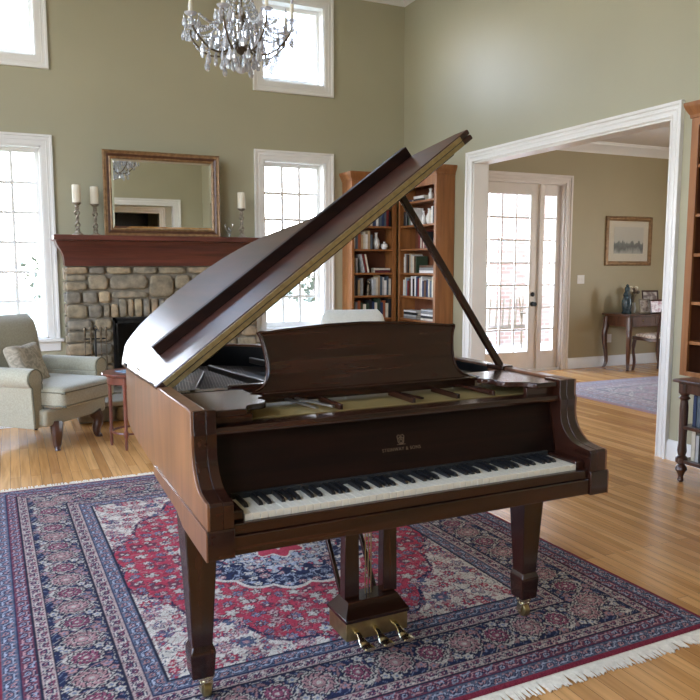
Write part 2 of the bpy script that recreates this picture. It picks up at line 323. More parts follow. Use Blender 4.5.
# baseboards
bp = [(0,0),(.018,0),(.018,.125),(.010,.14),(.006,.15),(0,.15)]
mb = MB(); run_x(mb, bp, XL, .48, YB, 0); run_x(mb, bp, 2.47, 3.58, YB, 0); struct(mb.build('baseboard_back', M['trim']), 'white baseboard of the fireplace wall', 'baseboard')
mb = MB(); run_y(mb, bp, YF, 3.934, XR, 0); run_y(mb, bp, 6.676, 6.91, XR, 0); struct(mb.build('baseboard_right', M['trim']), 'white baseboard beside the cased opening', 'baseboard')
mb = MB(); run_y(mb, bp, YF, YB, XL, 0, 1); struct(mb.build('baseboard_left', M['trim']), 'white baseboard of the left wall', 'baseboard')
mb = MB(); run_x(mb, bp, 7.02, FX1, YB, 0); run_x(mb, bp, XR+.17, 5.08, YB, 0); run_y(mb, bp, 1.6, 3.93, XR+.17, 0, 1); run_y(mb, bp, 1.6, YB, FX1, 0); struct(mb.build('baseboard_foyer', M['trim']), 'white baseboard of the foyer', 'baseboard')
# cased opening: stepped casing both sides, jamb lining
def casing_steps(): return [(t_, a_*.88) for t_, a_ in [(0,0),(.020,0),(.022,.012),(.014,.018),(.014,.045),(.020,.05),(.022,.06),(.016,.066),(.016,.085),(.030,.09),(.034,.105),(.034,.115),(0,.115)]]  # (thickness, across)
def casing_frame(mb, y0, y1, z1, xw, sgn, floor=True):   # around an opening in a wall along Y; across grows outward
    st = casing_steps()
    for (ya, dy) in ((y0, -1), (y1, 1)):
        ring0 = [(xw+sgn*t, ya+dy*a, 0) for t, a in st]; ring1 = [(xw+sgn*t, ya+dy*a, z1+a) for t, a in st]
        mb.loft([ring0, ring1])
    ra = [(xw+sgn*t, y0-a, z1+a) for t, a in st]; rb = [(xw+sgn*t, y1+a, z1+a) for t, a in st]; mb.loft([ra, rb])
mb = MB(); casing_frame(mb, OY[0], OY[1], OZ, XR, -1); casing_frame(mb, OY[0], OY[1], OZ, XR+.17, 1)
mb.box((XR-.001,OY[0]-.002,0),(XR+.171,OY[0]+.018,OZ)); mb.box((XR-.001,OY[1]-.018,0),(XR+.171,OY[1]+.002,OZ)); mb.box((XR-.001,OY[0],OZ-.018),(XR+.171,OY[1],OZ+.002))
struct(mb.build('trim_3', M['trim']), 'white stepped casing around the wide opening to the foyer', 'trim')
def casing_frame_x(mb, x0, x1, z0, z1, yw, sgn, closed=False, st=None):
    st = st or casing_steps()
    if closed:
        c = [(x0,z0,-1,-1),(x1,z0,1,-1),(x1,z1,1,1),(x0,z1,-1,1)]
        rings = [[(x+dx*a, yw+sgn*t, z+dz*a) for t, a in st] for x,z,dx,dz in c]; rings.append(rings[0]); mb.loft(rings, cap=False)
    else:
        rings = [[(x0-a, yw+sgn*t, z0) for t,a in st],[(x0-a, yw+sgn*t, z1+a) for t,a in st],[(x1+a, yw+sgn*t, z1+a) for t,a in st],[(x1+a, yw+sgn*t, z0) for t,a in st]]; mb.loft(rings)
mb = MB(); casing_frame_x(mb, FO[0], FO[1], 0, FO[3], YF, 1, st=[(t, a*1.6) for t, a in casing_steps()])
mb.box((FO[0]-.002,YF-.2,0),(FO[0]+.018,YF,FO[3])); mb.box((FO[1]-.018,YF-.2,0),(FO[1]+.002,YF,FO[3])); struct(mb.build('trim_4', M['trim']), 'white cased opening behind the viewer, seen in the mirror', 'trim')
mb = MB(); casing_frame_x(mb, 1.6, 3.95, 0, 2.92, -6.0, 1, st=[(t, a*1.7) for t, a in casing_steps()]); struct(mb.build('trim_5', M['trim']), 'white door casing down the hall, seen in the mirror', 'trim')

# ------------------------------------------------------------------ windows (built in local x / y out / z and placed)
def window(name, loc, rz, w, z0, z1, cols, rows, sill, label):
    r = sempty(name, loc, rz, label, 'window')
    mb = MB()
    stc = [(0,0),(.016,0),(.016,.045),(.022,.05),(.016,.06),(.016,.08),(.03,.085),(.03,.105),(0,.105)]
    casing_frame_x(mb, 0, w, z0-(0 if not sill else 0), z1, 0, -1, closed=not sill, st=stc)
    mb.build('window_frame', M['trim'], r)
    mb = MB(); mb.box((-.001,-.002,z0),(.016,TW,z1)).box((w-.016,-.002,z0),(w+.001,TW,z1)).box((0,-.002,z1-.016),(w,TW,z1+.001)).box((0,-.002,z0-.001),(w,TW,z0+.02)); mb.build('jamb', M['trim'], r)
    if sill:
        mb = MB(); mb.box((-.14,-.055,z0-.035),(w+.14,.02,z0)); mb.box((-.11,-.016,z0-.13),(w+.11,0,z0-.035)); mb.build('window_sill', M['trim'], r, .006)
    s0, s1 = .016, w-.016; yy = .12; mb = MB(); fr = .042
    mb.box((s0,yy,z0+.02),(s0+fr,yy+.04,z1-.016)).box((s1-fr,yy,z0+.02),(s1,yy+.04,z1-.016)).box((s0+fr+.0004,yy+.0006,z1-.016-fr),(s1-fr-.0004,yy+.0394,z1-.0164)).box((s0+fr+.0004,yy+.0006,z0+.0204),(s1-fr-.0004,yy+.0394,z0+.02+fr+.02))
    gx0, gx1, gz0, gz1 = s0+fr, s1-fr, z0+.06+.02, z1-.016-fr
    sash = mb.build('sash', M['trim'], r)
    if cols*rows > 1:
        mb = MB(); mw = .030
        for i in range(1, cols): x = gx0+(gx1-gx0)*i/cols; mb.box((x-mw/2,yy+.008,gz0),(x+mw/2,yy+.030,gz1))
        for j in range(1, rows): z = gz0+(gz1-gz0)*j/rows; mb.box((gx0,yy+.009,z-mw/2),(gx1,yy+.031,z+mw/2))
        mb.build('muntins', M['trim'], sash)
    MB().box((gx0,yy+.018,gz0),(gx1,yy+.021,gz1)).build('glass_pane', M['glass'], sash, smooth=False)
    return r
window('window_1', (w1x[0],YB,0), 0, w1x[1]-w1x[0], .70, 2.61, 3, 6, True, 'tall white gridded window left of the fireplace behind the armchair')
window('window_2', (w2x[0],YB,0), 0, w2x[1]-w2x[0], .70, 2.61, 3, 6, True, 'tall white gridded window between fireplace and bookcases')
window('window_3', (w1x[0],YB,0), 0, w1x[1]-w1x[0], 3.45, 4.33, 1, 1, False, 'square upper window cut by the left edge of the photo')
window('window_4', (w2x[0],YB,0), 0, w2x[1]-w2x[0], 3.45, 4.33, 1, 1, False, 'square upper window behind the chandelier')
for i, (ya, yb, za, zb) in enumerate(LW):
    window('window_%d' % (5+i), (XL,ya,0), R(90), yb-ya, za, zb, *((3,6) if za < 1 else (1,1)), za < 1, ['near','middle','far'][i%3]+(' tall' if za < 1 else ' high')+' window in the left side wall, outside the frame')
window('window_11', (FX1,5.0,0), R(-90), 2.0, .7, 2.4, 4, 5, True, 'foyer window in the far right wall, hidden from view')  # out of view, added to bring light into the foyer

# ------------------------------------------------------------------ entry door (foyer)
d = sempty('door_1', (0,YB,0), 0, 'cream glazed entry door with sidelight beyond the cased opening', 'door')
mb = MB(); casing_frame_x(mb, FDX[0], FDX[1], 0, 2.54, 0, -1); mb.build('door_frame', M['door'], d)
mb = MB(); mb.box((FDX[0],0,0),(FDX[0]+.02,TW,2.54)).box((FDX[1]-.02,0,0),(FDX[1],TW,2.54)).box((FDX[0],0,2.52),(FDX[1],TW,2.54)).box((5.50,.03,0),(5.535,.16,2.52)).box((6.505,.03,0),(6.54,.16,2.52)); mb.box((FDX[0],.0,0),(FDX[1],TW,.025)); mb.build('door_jamb', M['door'], d)
def glazed(name, x0, x1, gx0, gx1, gz0, gz1, cols, rows):
    mb = MB(); y0, y1 = .06, .105
    mb.box((x0,y0,.028),(gx0,y1,2.515)).box((gx1,y0,.028),(x1,y1,2.515)).box((gx0,y0,.028),(gx1,y1,gz0)).box((gx0,y0,gz1),(gx1,y1,2.515))
    s = mb.build(name, M['door'], d, .004); mb = MB(); mw = .02
    for i in range(1, cols): x = gx0+(gx1-gx0)*i/cols; mb.box((x-mw/2,y0+.008,gz0),(x+mw/2,y1-.008,gz1))
    for j in range(1, rows): z = gz0+(gz1-gz0)*j/rows; mb.box((gx0,y0+.009,z-mw/2),(gx1,y1-.009,z+mw/2))
    mb.build('muntins', M['door'], s)
    MB().box((gx0,.08,gz0),(gx1,.083,gz1)).build('glass_pane', M['glass'], s, smooth=False)
    return s
glazed('door_slab', 5.537, 6.503, 5.69, 6.37, .27, 2.37, 3, 7)
glazed('sidelight', 6.542, 6.878, 6.60, 6.80, .27, 2.37, 1, 7); glazed('sidelight', 5.222, 5.498, 5.28, 5.44, .27, 2.37, 1, 7)
for z, nm in ((1.045,'deadbolt'),(.915,'door_knob')):
    mb = MB(); mb.T = Matrix.Translation((6.435,.06,z)) @ Matrix.Rotation(R(90),4,'X')
    if nm == 'deadbolt': mb.lathe([(.031,0),(.031,.008),(.024,.014),(.012,.022),(.008,.034),(.0,.034)])
    else: mb.lathe([(.033,0),(.033,.008),(.014,.014),(.012,.035),(.026,.045),(.030,.058),(.024,.070),(.0,.074)])
    mb.build(nm, M['iron'], d)

# ------------------------------------------------------------------ outside
struct(MB().box((-40,YB+TW,-.35),(50,70,-.3)).build('ground_lawn', M['grass'], smooth=False), 'lawn outside the windows', 'ground')
struct(MB().box((-40,-30,-.35),(XL-.2,YB+TW,-.3)).build('ground_side_lawn', M['grass'], smooth=False), 'lawn outside the left wall', 'ground')
struct(MB().box((4.4,YB+TW,-.3),(11.5,11.6,-.02)).build('ground_porch', M['pot'], smooth=False), 'concrete porch beyond the entry door', 'ground')
struct(MB().box((8.05,11.2,-.02),(12.5,11.45,4.5)).build('wall_porch', M['brick'], smooth=False), 'pale brick wall seen through the entry door', 'wall')
t = thing('porch_bench', 'pale metal slatted bench on the porch, seen through the door glass', 'bench', (7.55,10.3,-.02))
mb = MB(); 
for i in range(9): x = -.55+1.1*i/8; mb.bar((x,.22,.42),(x+.10,.32,.88),.025,.012)
mb.build('back_slats', M['bronze'], t); mb = MB()
for i in range(6): mb.box((-.6,-.2+.075*i,.41),(.6,-.15+.075*i,.43))
mb.build('seat', M['bronze'], t); 
for sx in (-.57,.57):
    MB().tube([(sx,-.2,0),(sx,-.2,.42),(sx,-.16,.62),(sx,.28,.64)], .016).build('leg', M['bronze'], t); MB().tube([(sx,.24,0),(sx,.24,.42),(sx,.33,.9)], .016).build('leg', M['bronze'], t)
def tree(x, y, h, sp, label):
    t = thing('garden_tree', label, 'tree', (x,y,-.3)); rnd = random.Random(int(x*10+y))
    mb = MB(); mb.tube([(0,0,0),(.05,.02,h*.3),(0,.1,h*.6),(.05,0,h*.9)], [h*.03,h*.024,h*.016,h*.005]); 
    for i in range(6):
        a = i*1.05; mb.tube([(0,0,h*(.3+.07*i)),(math.cos(a)*sp*.4,math.sin(a)*sp*.4,h*(.45+.08*i)),(math.cos(a)*sp*.8,math.sin(a)*sp*.8,h*(.55+.075*i))], [h*.012,h*.007,h*.002], 6)
    mb.build('trunk', M['bark'], t); vs = MB()
    for i in range(420):
        a = rnd.uniform(0,2*PI); q = rnd.random()**.5; zz = rnd.uniform(-1,1); rr = sp*q*math.sqrt(max(0,1-zz*zz*.9)); c = Vector((rr*math.cos(a), rr*math.sin(a), h*.68+zz*h*.32))
        s = rnd.uniform(.06,.13); u = Vector((rnd.uniform(-1,1),rnd.uniform(-1,1),rnd.uniform(-1,1))).normalized(); w = u.cross(Vector((.3,.5,.8))).normalized()
        vs.add([c-u*s, c+w*s*.5, c+u*s, c-w*s*.5], [(0,1,2,3)])
    vs.build('foliage', M['foliage'], t, smooth=False)
tree(1.15,17.5,2.3,1.0,'faint pale tree outside the window left of the fireplace'); tree(6.9,17.2,2.4,1.3,'faint pale tree outside the window by the bookcases')
tree(-7.5,4.0,5.0,1.8,'garden tree outside the left wall')

# ------------------------------------------------------------------ Persian rugs (procedural pattern computed on the pile)
def rug_colors(U, V, W, H, pale=0.0, k_=1.0):
    U, V, W, H = U*k_, V*k_, W*k_, H*k_
    navy = np.array([.018,.022,.060]); red = np.array([.42,.022,.05]); ivory = np.array([.56,.47,.37]); tan = np.array([.40,.27,.23]); blue = np.array([.095,.11,.155])
    pink = np.array([.44,.21,.20]); mag = np.array([.16,.035,.06]); dk = np.array([.02,.018,.035]); grey = np.array([.30,.31,.36]); gold=np.array([.40,.28,.13])
    C = np.zeros(U.shape+(3,)); C[:] = red
    def put(mask, c): C[mask] = c
    # distances to the edges
    dl, dr, db, dt = U, W-U, V, H-V
    side = np.minimum(dl, dr); end = np.minimum(db, dt); D = np.minimum(side, end)
    isside = side < end
    S = np.where(isside, V-H/2, U-W/2)    # coordinate along the border
    def warp(a, b, k, s): return np.sin(a*k+1.3*np.sin(b*k*.7+s))*np.sin(b*k+1.1*np.sin(a*k*.8+s*2))
    # ---- field: scrolling foliage
    x = np.abs(U-W/2); y = np.abs(V-H/2); fw = W/2-.545; fh = H/2-.545
    # medallion extents
    ang = np.arctan2(y/ (fh), x/(fw)); rad = np.sqrt((x/fw)**2+(y/fh)**2)
    lob = .98+.07*np.abs(np.sin(ang*7))-.10*np.sin(ang*2)**2
    inred = rad < lob
    C[~inred] = ivory
    put(np.abs(rad-lob) < .014, navy); put(np.abs(rad-lob-.028) < .010, ivory*1.05)
    # vines (contour lines of warped functions) and flowers on a jittered lattice
    def flora(mask, p, cols, outline, seed, vine, vcol, dens=.42, sx=1.0):
        g = warp(x, y, 2*PI/(p*2.6), seed)+.35*warp(x, y, 2*PI/(p*1.15), seed+2)
        put(mask & (np.abs(g) < vine), vcol); put(mask & (np.abs(g-.45) < vine*.8), outline)
        put(mask & (np.abs(g+.55) < vine*.7), vcol*.8)
        ix = np.floor(x/p); iy = np.floor(y/(p*sx)); h = np.sin(ix*12.9898+iy*78.233+seed)*43758.5453; h = h-np.floor(h); h2 = np.sin(ix*39.3+iy*11.7+seed)*24634.63; h2 = h2-np.floor(h2)
        cx = (ix+.5+.25*(h-.5))*p; cy = (iy+.5+.25*(h2-.5))*p*sx; ddx = x-cx; ddy = y-cy; r = np.hypot(ddx, ddy); th = np.arctan2(ddy, ddx)
        R0 = p*(.26+.20*h)*(.78+.22*np.cos(th*np.where(h2>.5,5,8)+h*6))
        for i, c in enumerate(cols):
            sel = mask & (np.floor(h2*len(cols)) == i)
            put(sel & (r < R0+.005), outline); put(sel & (r < R0), c); put(sel & (r < R0*.55), outline*1.5 if i%2 else ivory*.9); put(sel & (r < R0*.35), cols[(i+1)%len(cols)])
    flora(inred, .075, [ivory*.85, blue*1.6, pink, mag, ivory*.8], mag*.7, 1.7, .05, pink*.8)
    flora(inred & ((np.floor(x/.04)+np.floor(y/.04))%3 < 1), .040, [ivory*.8, blue*1.4, mag], mag*.6, 4.1, .03, ivory*.7)
    flora(~inred, .095, [red*.9, blue, pink, tan, ivory], navy*1.6, 2.9, .07, pink*.9)
    flora(~inred & ((x*6.1-y*4.3)%1 < .5), .05, [pink, blue*1.4, red], mag, 7.7, .04, tan*.9)
    # central medallion
    rc = np.hypot(x, y*.86); tc = np.arctan2(y*.86, x); m0 = .43+.035*np.abs(np.sin(tc*8)); inm = rc < m0
    C[inm] = navy; flora(inm, .065, [grey, pink, ivory, blue*1.6], dk, 9.3, .12, grey)
    put(np.abs(rc-m0) < .010, ivory)
    m1 = .30+.03*np.cos(tc*16); in1 = rc < m1; C[in1] = grey; flora(in1, .055, [pink, ivory, blue, red], navy, 5.5, .12, ivory); put(np.abs(rc-m1) < .007, navy)
    m2 = .14+.02*np.cos(tc*8); put(rc < m2, red); put(np.abs(rc-m2) < .006, ivory); put(rc < .06+.012*np.cos(tc*8), ivory)
    # ---- borders, from outside in
    def band(a, b, bg, motifs, per, kind):
        m = (D >= a) & (D < b); C[m] = bg; q = (D-(a+b)/2)/((b-a)/2); k = np.floor(S/per+.5); sc = S/per-k; w = (b-a)/2
        px = sc*per; py = q*w
        if kind == 'small':
            vine = np.abs(q-.55*np.sin(2*PI*S/per)-.15*np.sin(6*PI*S/per)); v2 = np.abs(q+.6*np.sin(4*PI*S/per+.8)); put(m & (v2 < .13), motifs[2]); put(m & (vine < .24), motifs[2]); put(m & (vine < .13), motifs[0])
            for sh in (-.25,.25):
                r = np.hypot((px-sh*per)*.75, py+np.sign(sh)*w*.22); put(m & (r < w*.44), motifs[2]); put(m & (r < w*.34), motifs[1]); put(m & (r < w*.20), motifs[2]); put(m & (r < w*.10), motifs[0])
            for sh, sv in ((0,.68),(.5,-.68),(-.5,-.68),(.12,-.6),(-.12,.55),(.38,.6),(-.38,.6)):
                r = np.hypot(px-sh*per, py-sv*w); put(m & (r < w*.20), motifs[1]*.8); put(m & (r < w*.09), motifs[0])
        else:
            # main border: big palmettes, scrolling vines, small flowers
            v1 = np.abs(q-.75*np.sin(2*PI*S/per+PI/2)); v2 = np.abs(q+.75*np.sin(2*PI*S/per*2)); v3 = np.abs(q-.8*np.cos(2*PI*S/per*3+.6))
            g_ = warp(px*1.0+7*k*0, np.abs(py)*1.0, 2*PI/.15, 3.3)+.3*warp(px, py, 2*PI/.09, 1.1); put(m & (np.abs(g_) < .085), motifs[0]*.8); put(m & (np.abs(g_-.5) < .06), motifs[1]*.8); put(m & (np.abs(g_+.5) < .06), motifs[3])
            put(m & (v2 < .09), motifs[1]*.75); put(m & (v3 < .06), motifs[3]); put(m & (v1 < .09), motifs[0])
            for sh, big in ((0,1),(.5,.82),(-.5,.82)):
                ex = (px-sh*per)/(per*.215*big); ey = py/(w*.70*big); r = np.hypot(ex, ey); th = np.arctan2(ey, ex); rr = r/(1+.09*np.cos(th*12))
                c1 = motifs[1] if big == 1 else motifs[2]
                put(m & (rr < 1.12), motifs[4]); put(m & (rr < 1.0), motifs[0]); put(m & (rr < .90), motifs[4]); put(m & (rr < .84), c1); fl_ = np.abs(np.sin(th*6+rr*5)); put(m & (rr < .80) & (rr > .52) & (fl_ < .35), motifs[4]); put(m & (rr < .52), motifs[0]); put(m & (rr < .45), motifs[4]); put(m & (rr < .38), c1); put(m & (rr < .16), motifs[0])
            for sx_, sy_ in ((.25,.62),(-.25,-.62),(.25,-.55),(-.25,.55),(.13,.8),(-.13,-.8),(.38,-.8),(-.38,.8)):
                r = np.hypot(px-sx_*per, py-sy_*w); th = np.arctan2(py-sy_*w, px-sx_*per); r0 = w*.17*(1+.25*np.cos(th*5)); put(m & (r < r0*1.25), motifs[4]); put(m & (r < r0), motifs[1] if sx_ > 0 else motifs[0]); put(m & (r < r0*.4), motifs[3])
    band(0, .018, np.array([.20,.012,.03]), None, 1, None) if False else put(D < .022, np.array([.22,.014,.035]))
    band(.022, .080, blue, [grey*1.1, pink, navy], .115, 'small'); put((D >= .080) & (D < .086), navy)
    band(.086, .140, mag, [pink, grey, navy], .10, 'small'); put((D >= .140) & (D < .146), dk)
    band(.146, .195, tan*1.05, [ivory*.85, mag*1.4, navy], .095, 'small'); put((D >= .195) & (D < .202), dk)
    band(.202, .405, navy, [ivory*.8, pink*.8, mag*1.5, blue*1.4, dk], .30, 'main'); put((D >= .405) & (D < .412), dk)
    band(.412, .468, tan, [ivory*.9, mag*1.2, navy], .10, 'small'); put((D >= .468) & (D < .474), navy)
    band(.474, .535, blue*1.0, [grey*1.1, pink*.8, navy], .10, 'small'); put((D >= .535) & (D < .543), dk)
    n = np.random.rand(*U.shape)*.5+.75; ar = 1+.08*np.sin(V*60+np.sin(U*9))
    C = C*(n*ar)[...,None]
    g = C.mean(axis=-1, keepdims=True); C = C*.86+g*.14 + .004
    if pale: C = C*(1-pale)+np.array([.66,.60,.59])*pale
    return np.clip(C, 0, 1)
def make_rug(name, label, loc, rz, W, H, step, pale=0.0, fringes=('near','far'), fl=.075):
    t = thing(name, label, 'rug', loc, rz); nx, ny = int(W/step)+1, int(H/step)+1
    u = np.linspace(0,W,nx); v = np.linspace(0,H,ny); U, V = np.meshgrid(u, v); C = rug_colors(U, V, W, H, pale, (.42 if pale else 1.0) if pale else 1.0); th = .010
    edge = np.minimum(np.minimum(U,W-U),np.minimum(V,H-V)); Z = th*np.clip(edge/.006,.0,1)+.001
    co = np.stack([U,V,Z],-1).reshape(-1,3).astype(np.float32); idx = np.arange(nx*ny).reshape(ny,nx)
    F = np.stack([idx[:-1,:-1],idx[:-1,1:],idx[1:,1:],idx[1:,:-1]],-1).reshape(-1,4)
    me = bpy.data.meshes.new('pile'); me.vertices.add(len(co)); me.vertices.foreach_set('co', co.ravel()); me.loops.add(F.size); me.loops.foreach_set('vertex_index', F.ravel().astype(np.int32))
    me.polygons.add(len(F)); me.polygons.foreach_set('loop_start', np.arange(0,F.size,4,dtype=np.int32)); me.polygons.foreach_set('loop_total', np.full(len(F),4,dtype=np.int32)); me.update(); me.validate()
    a = me.color_attributes.new('Col','FLOAT_COLOR','POINT'); a.data.foreach_set('color', np.concatenate([C.reshape(-1,3),np.ones((nx*ny,1))],1).astype(np.float32).ravel())
    me.polygons.foreach_set('use_smooth', [True]*len(me.polygons)); me.materials.append(M['rug']); o = bpy.data.objects.new('pile', me); COL.objects.link(o); o.parent = t
    rnd = random.Random(3)
    for e in fringes:
        mb = MB(); n = int(W/.0065); y0 = 0 if e == 'near' else H; s = -1 if e == 'near' else 1
        mb.box((0.0,min(y0,y0+s*.016),.0005),(W,max(y0,y0+s*.016),.006))
        for i in range(n):
            x = W*(i+.5)/n; l = fl*rnd.uniform(.82,1.08); dx = rnd.uniform(-.012,.012)
            mb.tube([(x,y0+s*.01,.005),(x+dx*.4,y0+s*l*.5,.0045),(x+dx,y0+s*l,.003)], [.0042,.0048,.0030], 4)
        mb.build('fringe', M['fringe'], t, smooth=True, kind='stuff')
    return t
a2 = R(1.5)
def rugpos(u, v): return (u*math.cos(a2)-v*math.sin(a2), u*math.sin(a2)+v*math.cos(a2), 0)
make_rug('persian_rug', 'large red and navy Persian rug with cream fringe under the grand piano', rugpos(-.045,1.895), a2, 2.60, 3.155, .0052, 0.0, ('near','far'))
make_rug('foyer_rug', 'pale pink and blue floral rug on the foyer floor', (5.62,4.3,0), 0, 3.0, 2.72, .010, .38, ('near',))

# ------------------------------------------------------------------ grand piano
P = thing('grand_piano', 'dark mahogany grand piano with raised lid standing on the Persian rug', 'grand piano', (.458,2.0,.011), R(1.2))
PW = 1.452
def inset(poly, d):
    n = len(poly); out = []
    for i in range(n):
        a, b, c = Vector(poly[i-1]), Vector(poly[i]), Vector(poly[(i+1)%n]); e1 = (b-a).normalized(); e2 = (c-b).normalized()
        n1 = Vector((-e1.y,e1.x)); n2 = Vector((-e2.y,e2.x)); m = (n1+n2); m = m.normalized()/max(.5, m.normalized().dot(n1)); out.append(tuple(b+m*d))
    return out
# plan outline of the rim behind the arms, counter-clockwise, starting front right
curve = smoothpath([(PW,.12,0),(PW,.45,0),(PW,.72,0),(1.43,.88,0),(1.28,1.00,0),(1.10,1.12,0),(.99,1.32,0),(.91,1.58,0),(.80,1.78,0),(.62,1.93,0),(.40,1.98,0),(.20,1.93,0),(.085,1.76,0),(.038,1.45,0),(.014,1.05,0),(0,.62,0),(0,.12,0)], 6)
outer = [(p.x,p.y) for p in curve]; inner = inset(outer, .048)
inner[0] = (PW-.048,.12); inner[-1] = (.048,.12)
mb = MB()
def zb(y): return .69 if y > .5 else .665
zt = 1.0
ring = [[(o[0],o[1],.69),(o[0],o[1],zt),(i[0],i[1],zt),(i[0],i[1],.69)] for o, i in zip(outer, inner)]
mb.loft(ring); mb.build('rim', M['mah_side'], P, .004, angle=40)
shade_ring = inset(outer, .050); shade_ring[0] = (PW-.052,.60); shade_ring[-1] = (.052,.60)
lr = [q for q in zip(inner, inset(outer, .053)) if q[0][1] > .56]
mb = MB(); mb.loft([[(i[0],i[1],.88),(i[0],i[1],.990),(j[0],j[1],.990),(j[0],j[1],.88)] for i, j in lr]); mb.build('inner_rim_lining', M['ebony'], P)  # black band painted for the shade inside the case, over the mahogany rim
# side arms with the sweeping cheek curve (both sides) as extruded profiles
def arm_profile():
    c = smoothpath([(.105,.93,0),(.106,.885,0),(.098,.845,0),(.075,.81,0),(.035,.782,0),(-.02,.772,0),(-.050,.770,0)], 6)
    return [(.30,1.0),(.112,1.0),(.112,.945)]+[(p.x,p.y) for p in c]+[(-.056,.762),(-.056,.69),(.62,.70),(.62,1.0)]
prof = arm_profile()
for nm, u0 in (('left', -.001), ('right', PW-.074)):
    mb = MB(); w = .045 if nm == 'left' else .045
    u = u0 if nm == 'left' else PW+.001-.045
    mb.prism([(a, min(b,.999)) for a, b in prof], w-.008, 'x', u+(.008 if nm == 'left' else 0)); mb.build('arm', M['mah_y'], P, .0015, angle=30)
    mb = MB(); mb.prism([(a, min(b,.999)) for a, b in prof], .0085, 'x', u if nm == 'left' else PW+.001-.0085); mb.build('arm_veneer', M['mah_side'], P, .0015, angle=30)
    # inner cheek, front block
    u = .044 if nm == 'left' else PW-.044-.032
    mb = MB(); mb.prism([(a+.0006, min(b,.9985)-.0006*(b<.9)) for a, b in prof[1:-1]]+[(.2,.70),(.2,.9985)], .030, 'x', u+.001); mb.build('cheek', M['mah_y'], P, .001, angle=30)
    # lower moulding below the line
    u = -.004 if nm == 'left' else PW-.077
    mb = MB(); mb.prism([(-.062,.61),(-.062,.688),(-.058,.695),(.66,.705),(.66,.672),(.30,.648),(.22,.620)], .080, 'x', u); mb.build('lower_moulding', M['mah_y'], P, .003, angle=30)
    mb = MB(); mb.prism([(-.0625,.6095),(-.0625,.688),(-.058,.6955),(.6605,.7055),(.6605,.6715),(.30,.6475),(.22,.6195)], .005, 'x', u-.003 if nm == 'left' else u+.078); mb.build('moulding_veneer', M['mah_side'], P, .001, angle=30)
# keybed, keyslip, key blocks
mb = MB(); mb.box((.07,-.054,.612),(PW-.07,.36,.668)); mb.build('keybed', M['mah_x'], P, .004)
mb = MB(); mb.box((.076,-.046,.668),(PW-.076,-.024,.700)); mb.build('keyslip', M['mah_x'], P, .003)
for u0, u1 in ((.076,.1140),(PW-.1140,PW-.076)): MB().box((u0,-.024,.668),(u1,.125,.730)).build('key_block', M['mah_x'], P, .005)
MB().box((.1,.1,.60),(1.38,.62,.67)).build('key_frame', M['mah_x'], P, .003)
k0 = .1150; kw = 1.222/52
wk = MB().box((.0006,-.026,.688),(kw-.0006,.135,.7185)); mw_ = None
for i in range(52):
    if mw_ is None: o = wk.build('white_key', M['ivory'], P, .0012, seg=2); mw_ = o
    else: o = mw_.copy(); COL.objects.link(o); o.parent = P
    o.location = (k0+i*kw,0,0)
mbk = None
for i in range(51):
    note = (i+5) % 7     # key 0 is A: sharps follow A, C, D, F, G
    if note in (5,0,1,3,4):
        if mbk is None:
            mb = MB(); mb.loft([[(-.0068,.030,.7300),(.0068,.030,.7300),(.0068,.135,.7300),(-.0068,.135,.7300)],[(-.0062,.032,.737),(.0062,.032,.737),(.0062,.135,.737),(-.0062,.135,.737)],[(-.0048,.042,.7425),(.0048,.042,.7425),(.0048,.135,.7435),(-.0048,.135,.7435)]]); mbk = o = mb.build('black_key', M['ebony'], P, .001)
        else: o = mbk.copy(); COL.objects.link(o); o.parent = P
        o.location = (k0+(i+1)*kw+{5:.0,0:-.002,1:.002,3:-.002,4:0}[note],0,-.012)
MB().box((.12,.118,.716),(PW-.12,.128,.736)).build('red_felt_strip', M['black'], P)
# fallboard, with crest and lettering
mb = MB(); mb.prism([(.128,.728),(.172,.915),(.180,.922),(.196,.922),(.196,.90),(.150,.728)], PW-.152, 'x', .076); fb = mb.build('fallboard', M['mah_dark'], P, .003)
mb = MB(); mb.prism([(.120,.920),(.116,.930),(.120,.942),(.20,.942),(.20,.920)], PW-.152, 'x', .076); mb.build('fallboard_rail', M['mah_x'], P, .002)
def on_fall(x, h): return (x, .128+(h-.742)*.2543-.0012, h)
tx = bpy.data.curves.new('lettering','FONT'); tx.body = 'STEINWAY & SONS'; tx.size = .0158; tx.align_x = 'CENTER'; tx.extrude = .0003; tx.space_character = 1.12
to = bpy.data.objects.new('lettering', tx); COL.objects.link(to); dg = bpy.context.evaluated_depsgraph_get(); me = bpy.data.meshes.new_from_object(to.evaluated_get(dg)); bpy.data.objects.remove(to)
M['letter'] = noisy('worn_brass_inlay', (.15,.10,.06), (.22,.15,.10), (50,50,50), .5, 2, metal=.3)
me.materials.clear(); me.materials.append(M['letter']); o = bpy.data.objects.new('lettering', me); COL.objects.link(o); o.parent = fb
tilt = math.atan2(.173, .044); o.location = on_fall(.722,.800); o.rotation_euler = (tilt,0,0)
mb = MB(); mb.T = Matrix.Translation(on_fall(.722,.832)) @ Matrix.Rotation(tilt,4,'X')    # lyre emblem
def flat_ring(cx, cy, r, w, a0, a1, n=18):
    pts = [(cx+r*math.cos(a0+(a1-a0)*i/n), cy+r*math.sin(a0+(a1-a0)*i/n), .0004) for i in range(n+1)]; mb.tube(pts, w, 5)
flat_ring(0,0,.0115,.0013,0,2*PI); flat_ring(0,-.001,.0062,.0011,0,2*PI); mb.tube([(-.011,.004,.0004),(-.014,.014,.0004),(-.007,.020,.0004)], .0013, 5); mb.tube([(.011,.004,.0004),(.014,.014,.0004),(.007,.020,.0004)], .0013, 5)
mb.bar((-.010,.018,.0004),(.010,.018,.0004),.0018,.001)
for x in (-.003,0,.003): mb.bar((x,0,.0004),(x,.018,.0004),.0008,.0008)
mb.bar((-.016,-.013,.0004),(.016,-.013,.0004),.002,.001); mb.build('emblem', M['letter'], fb)
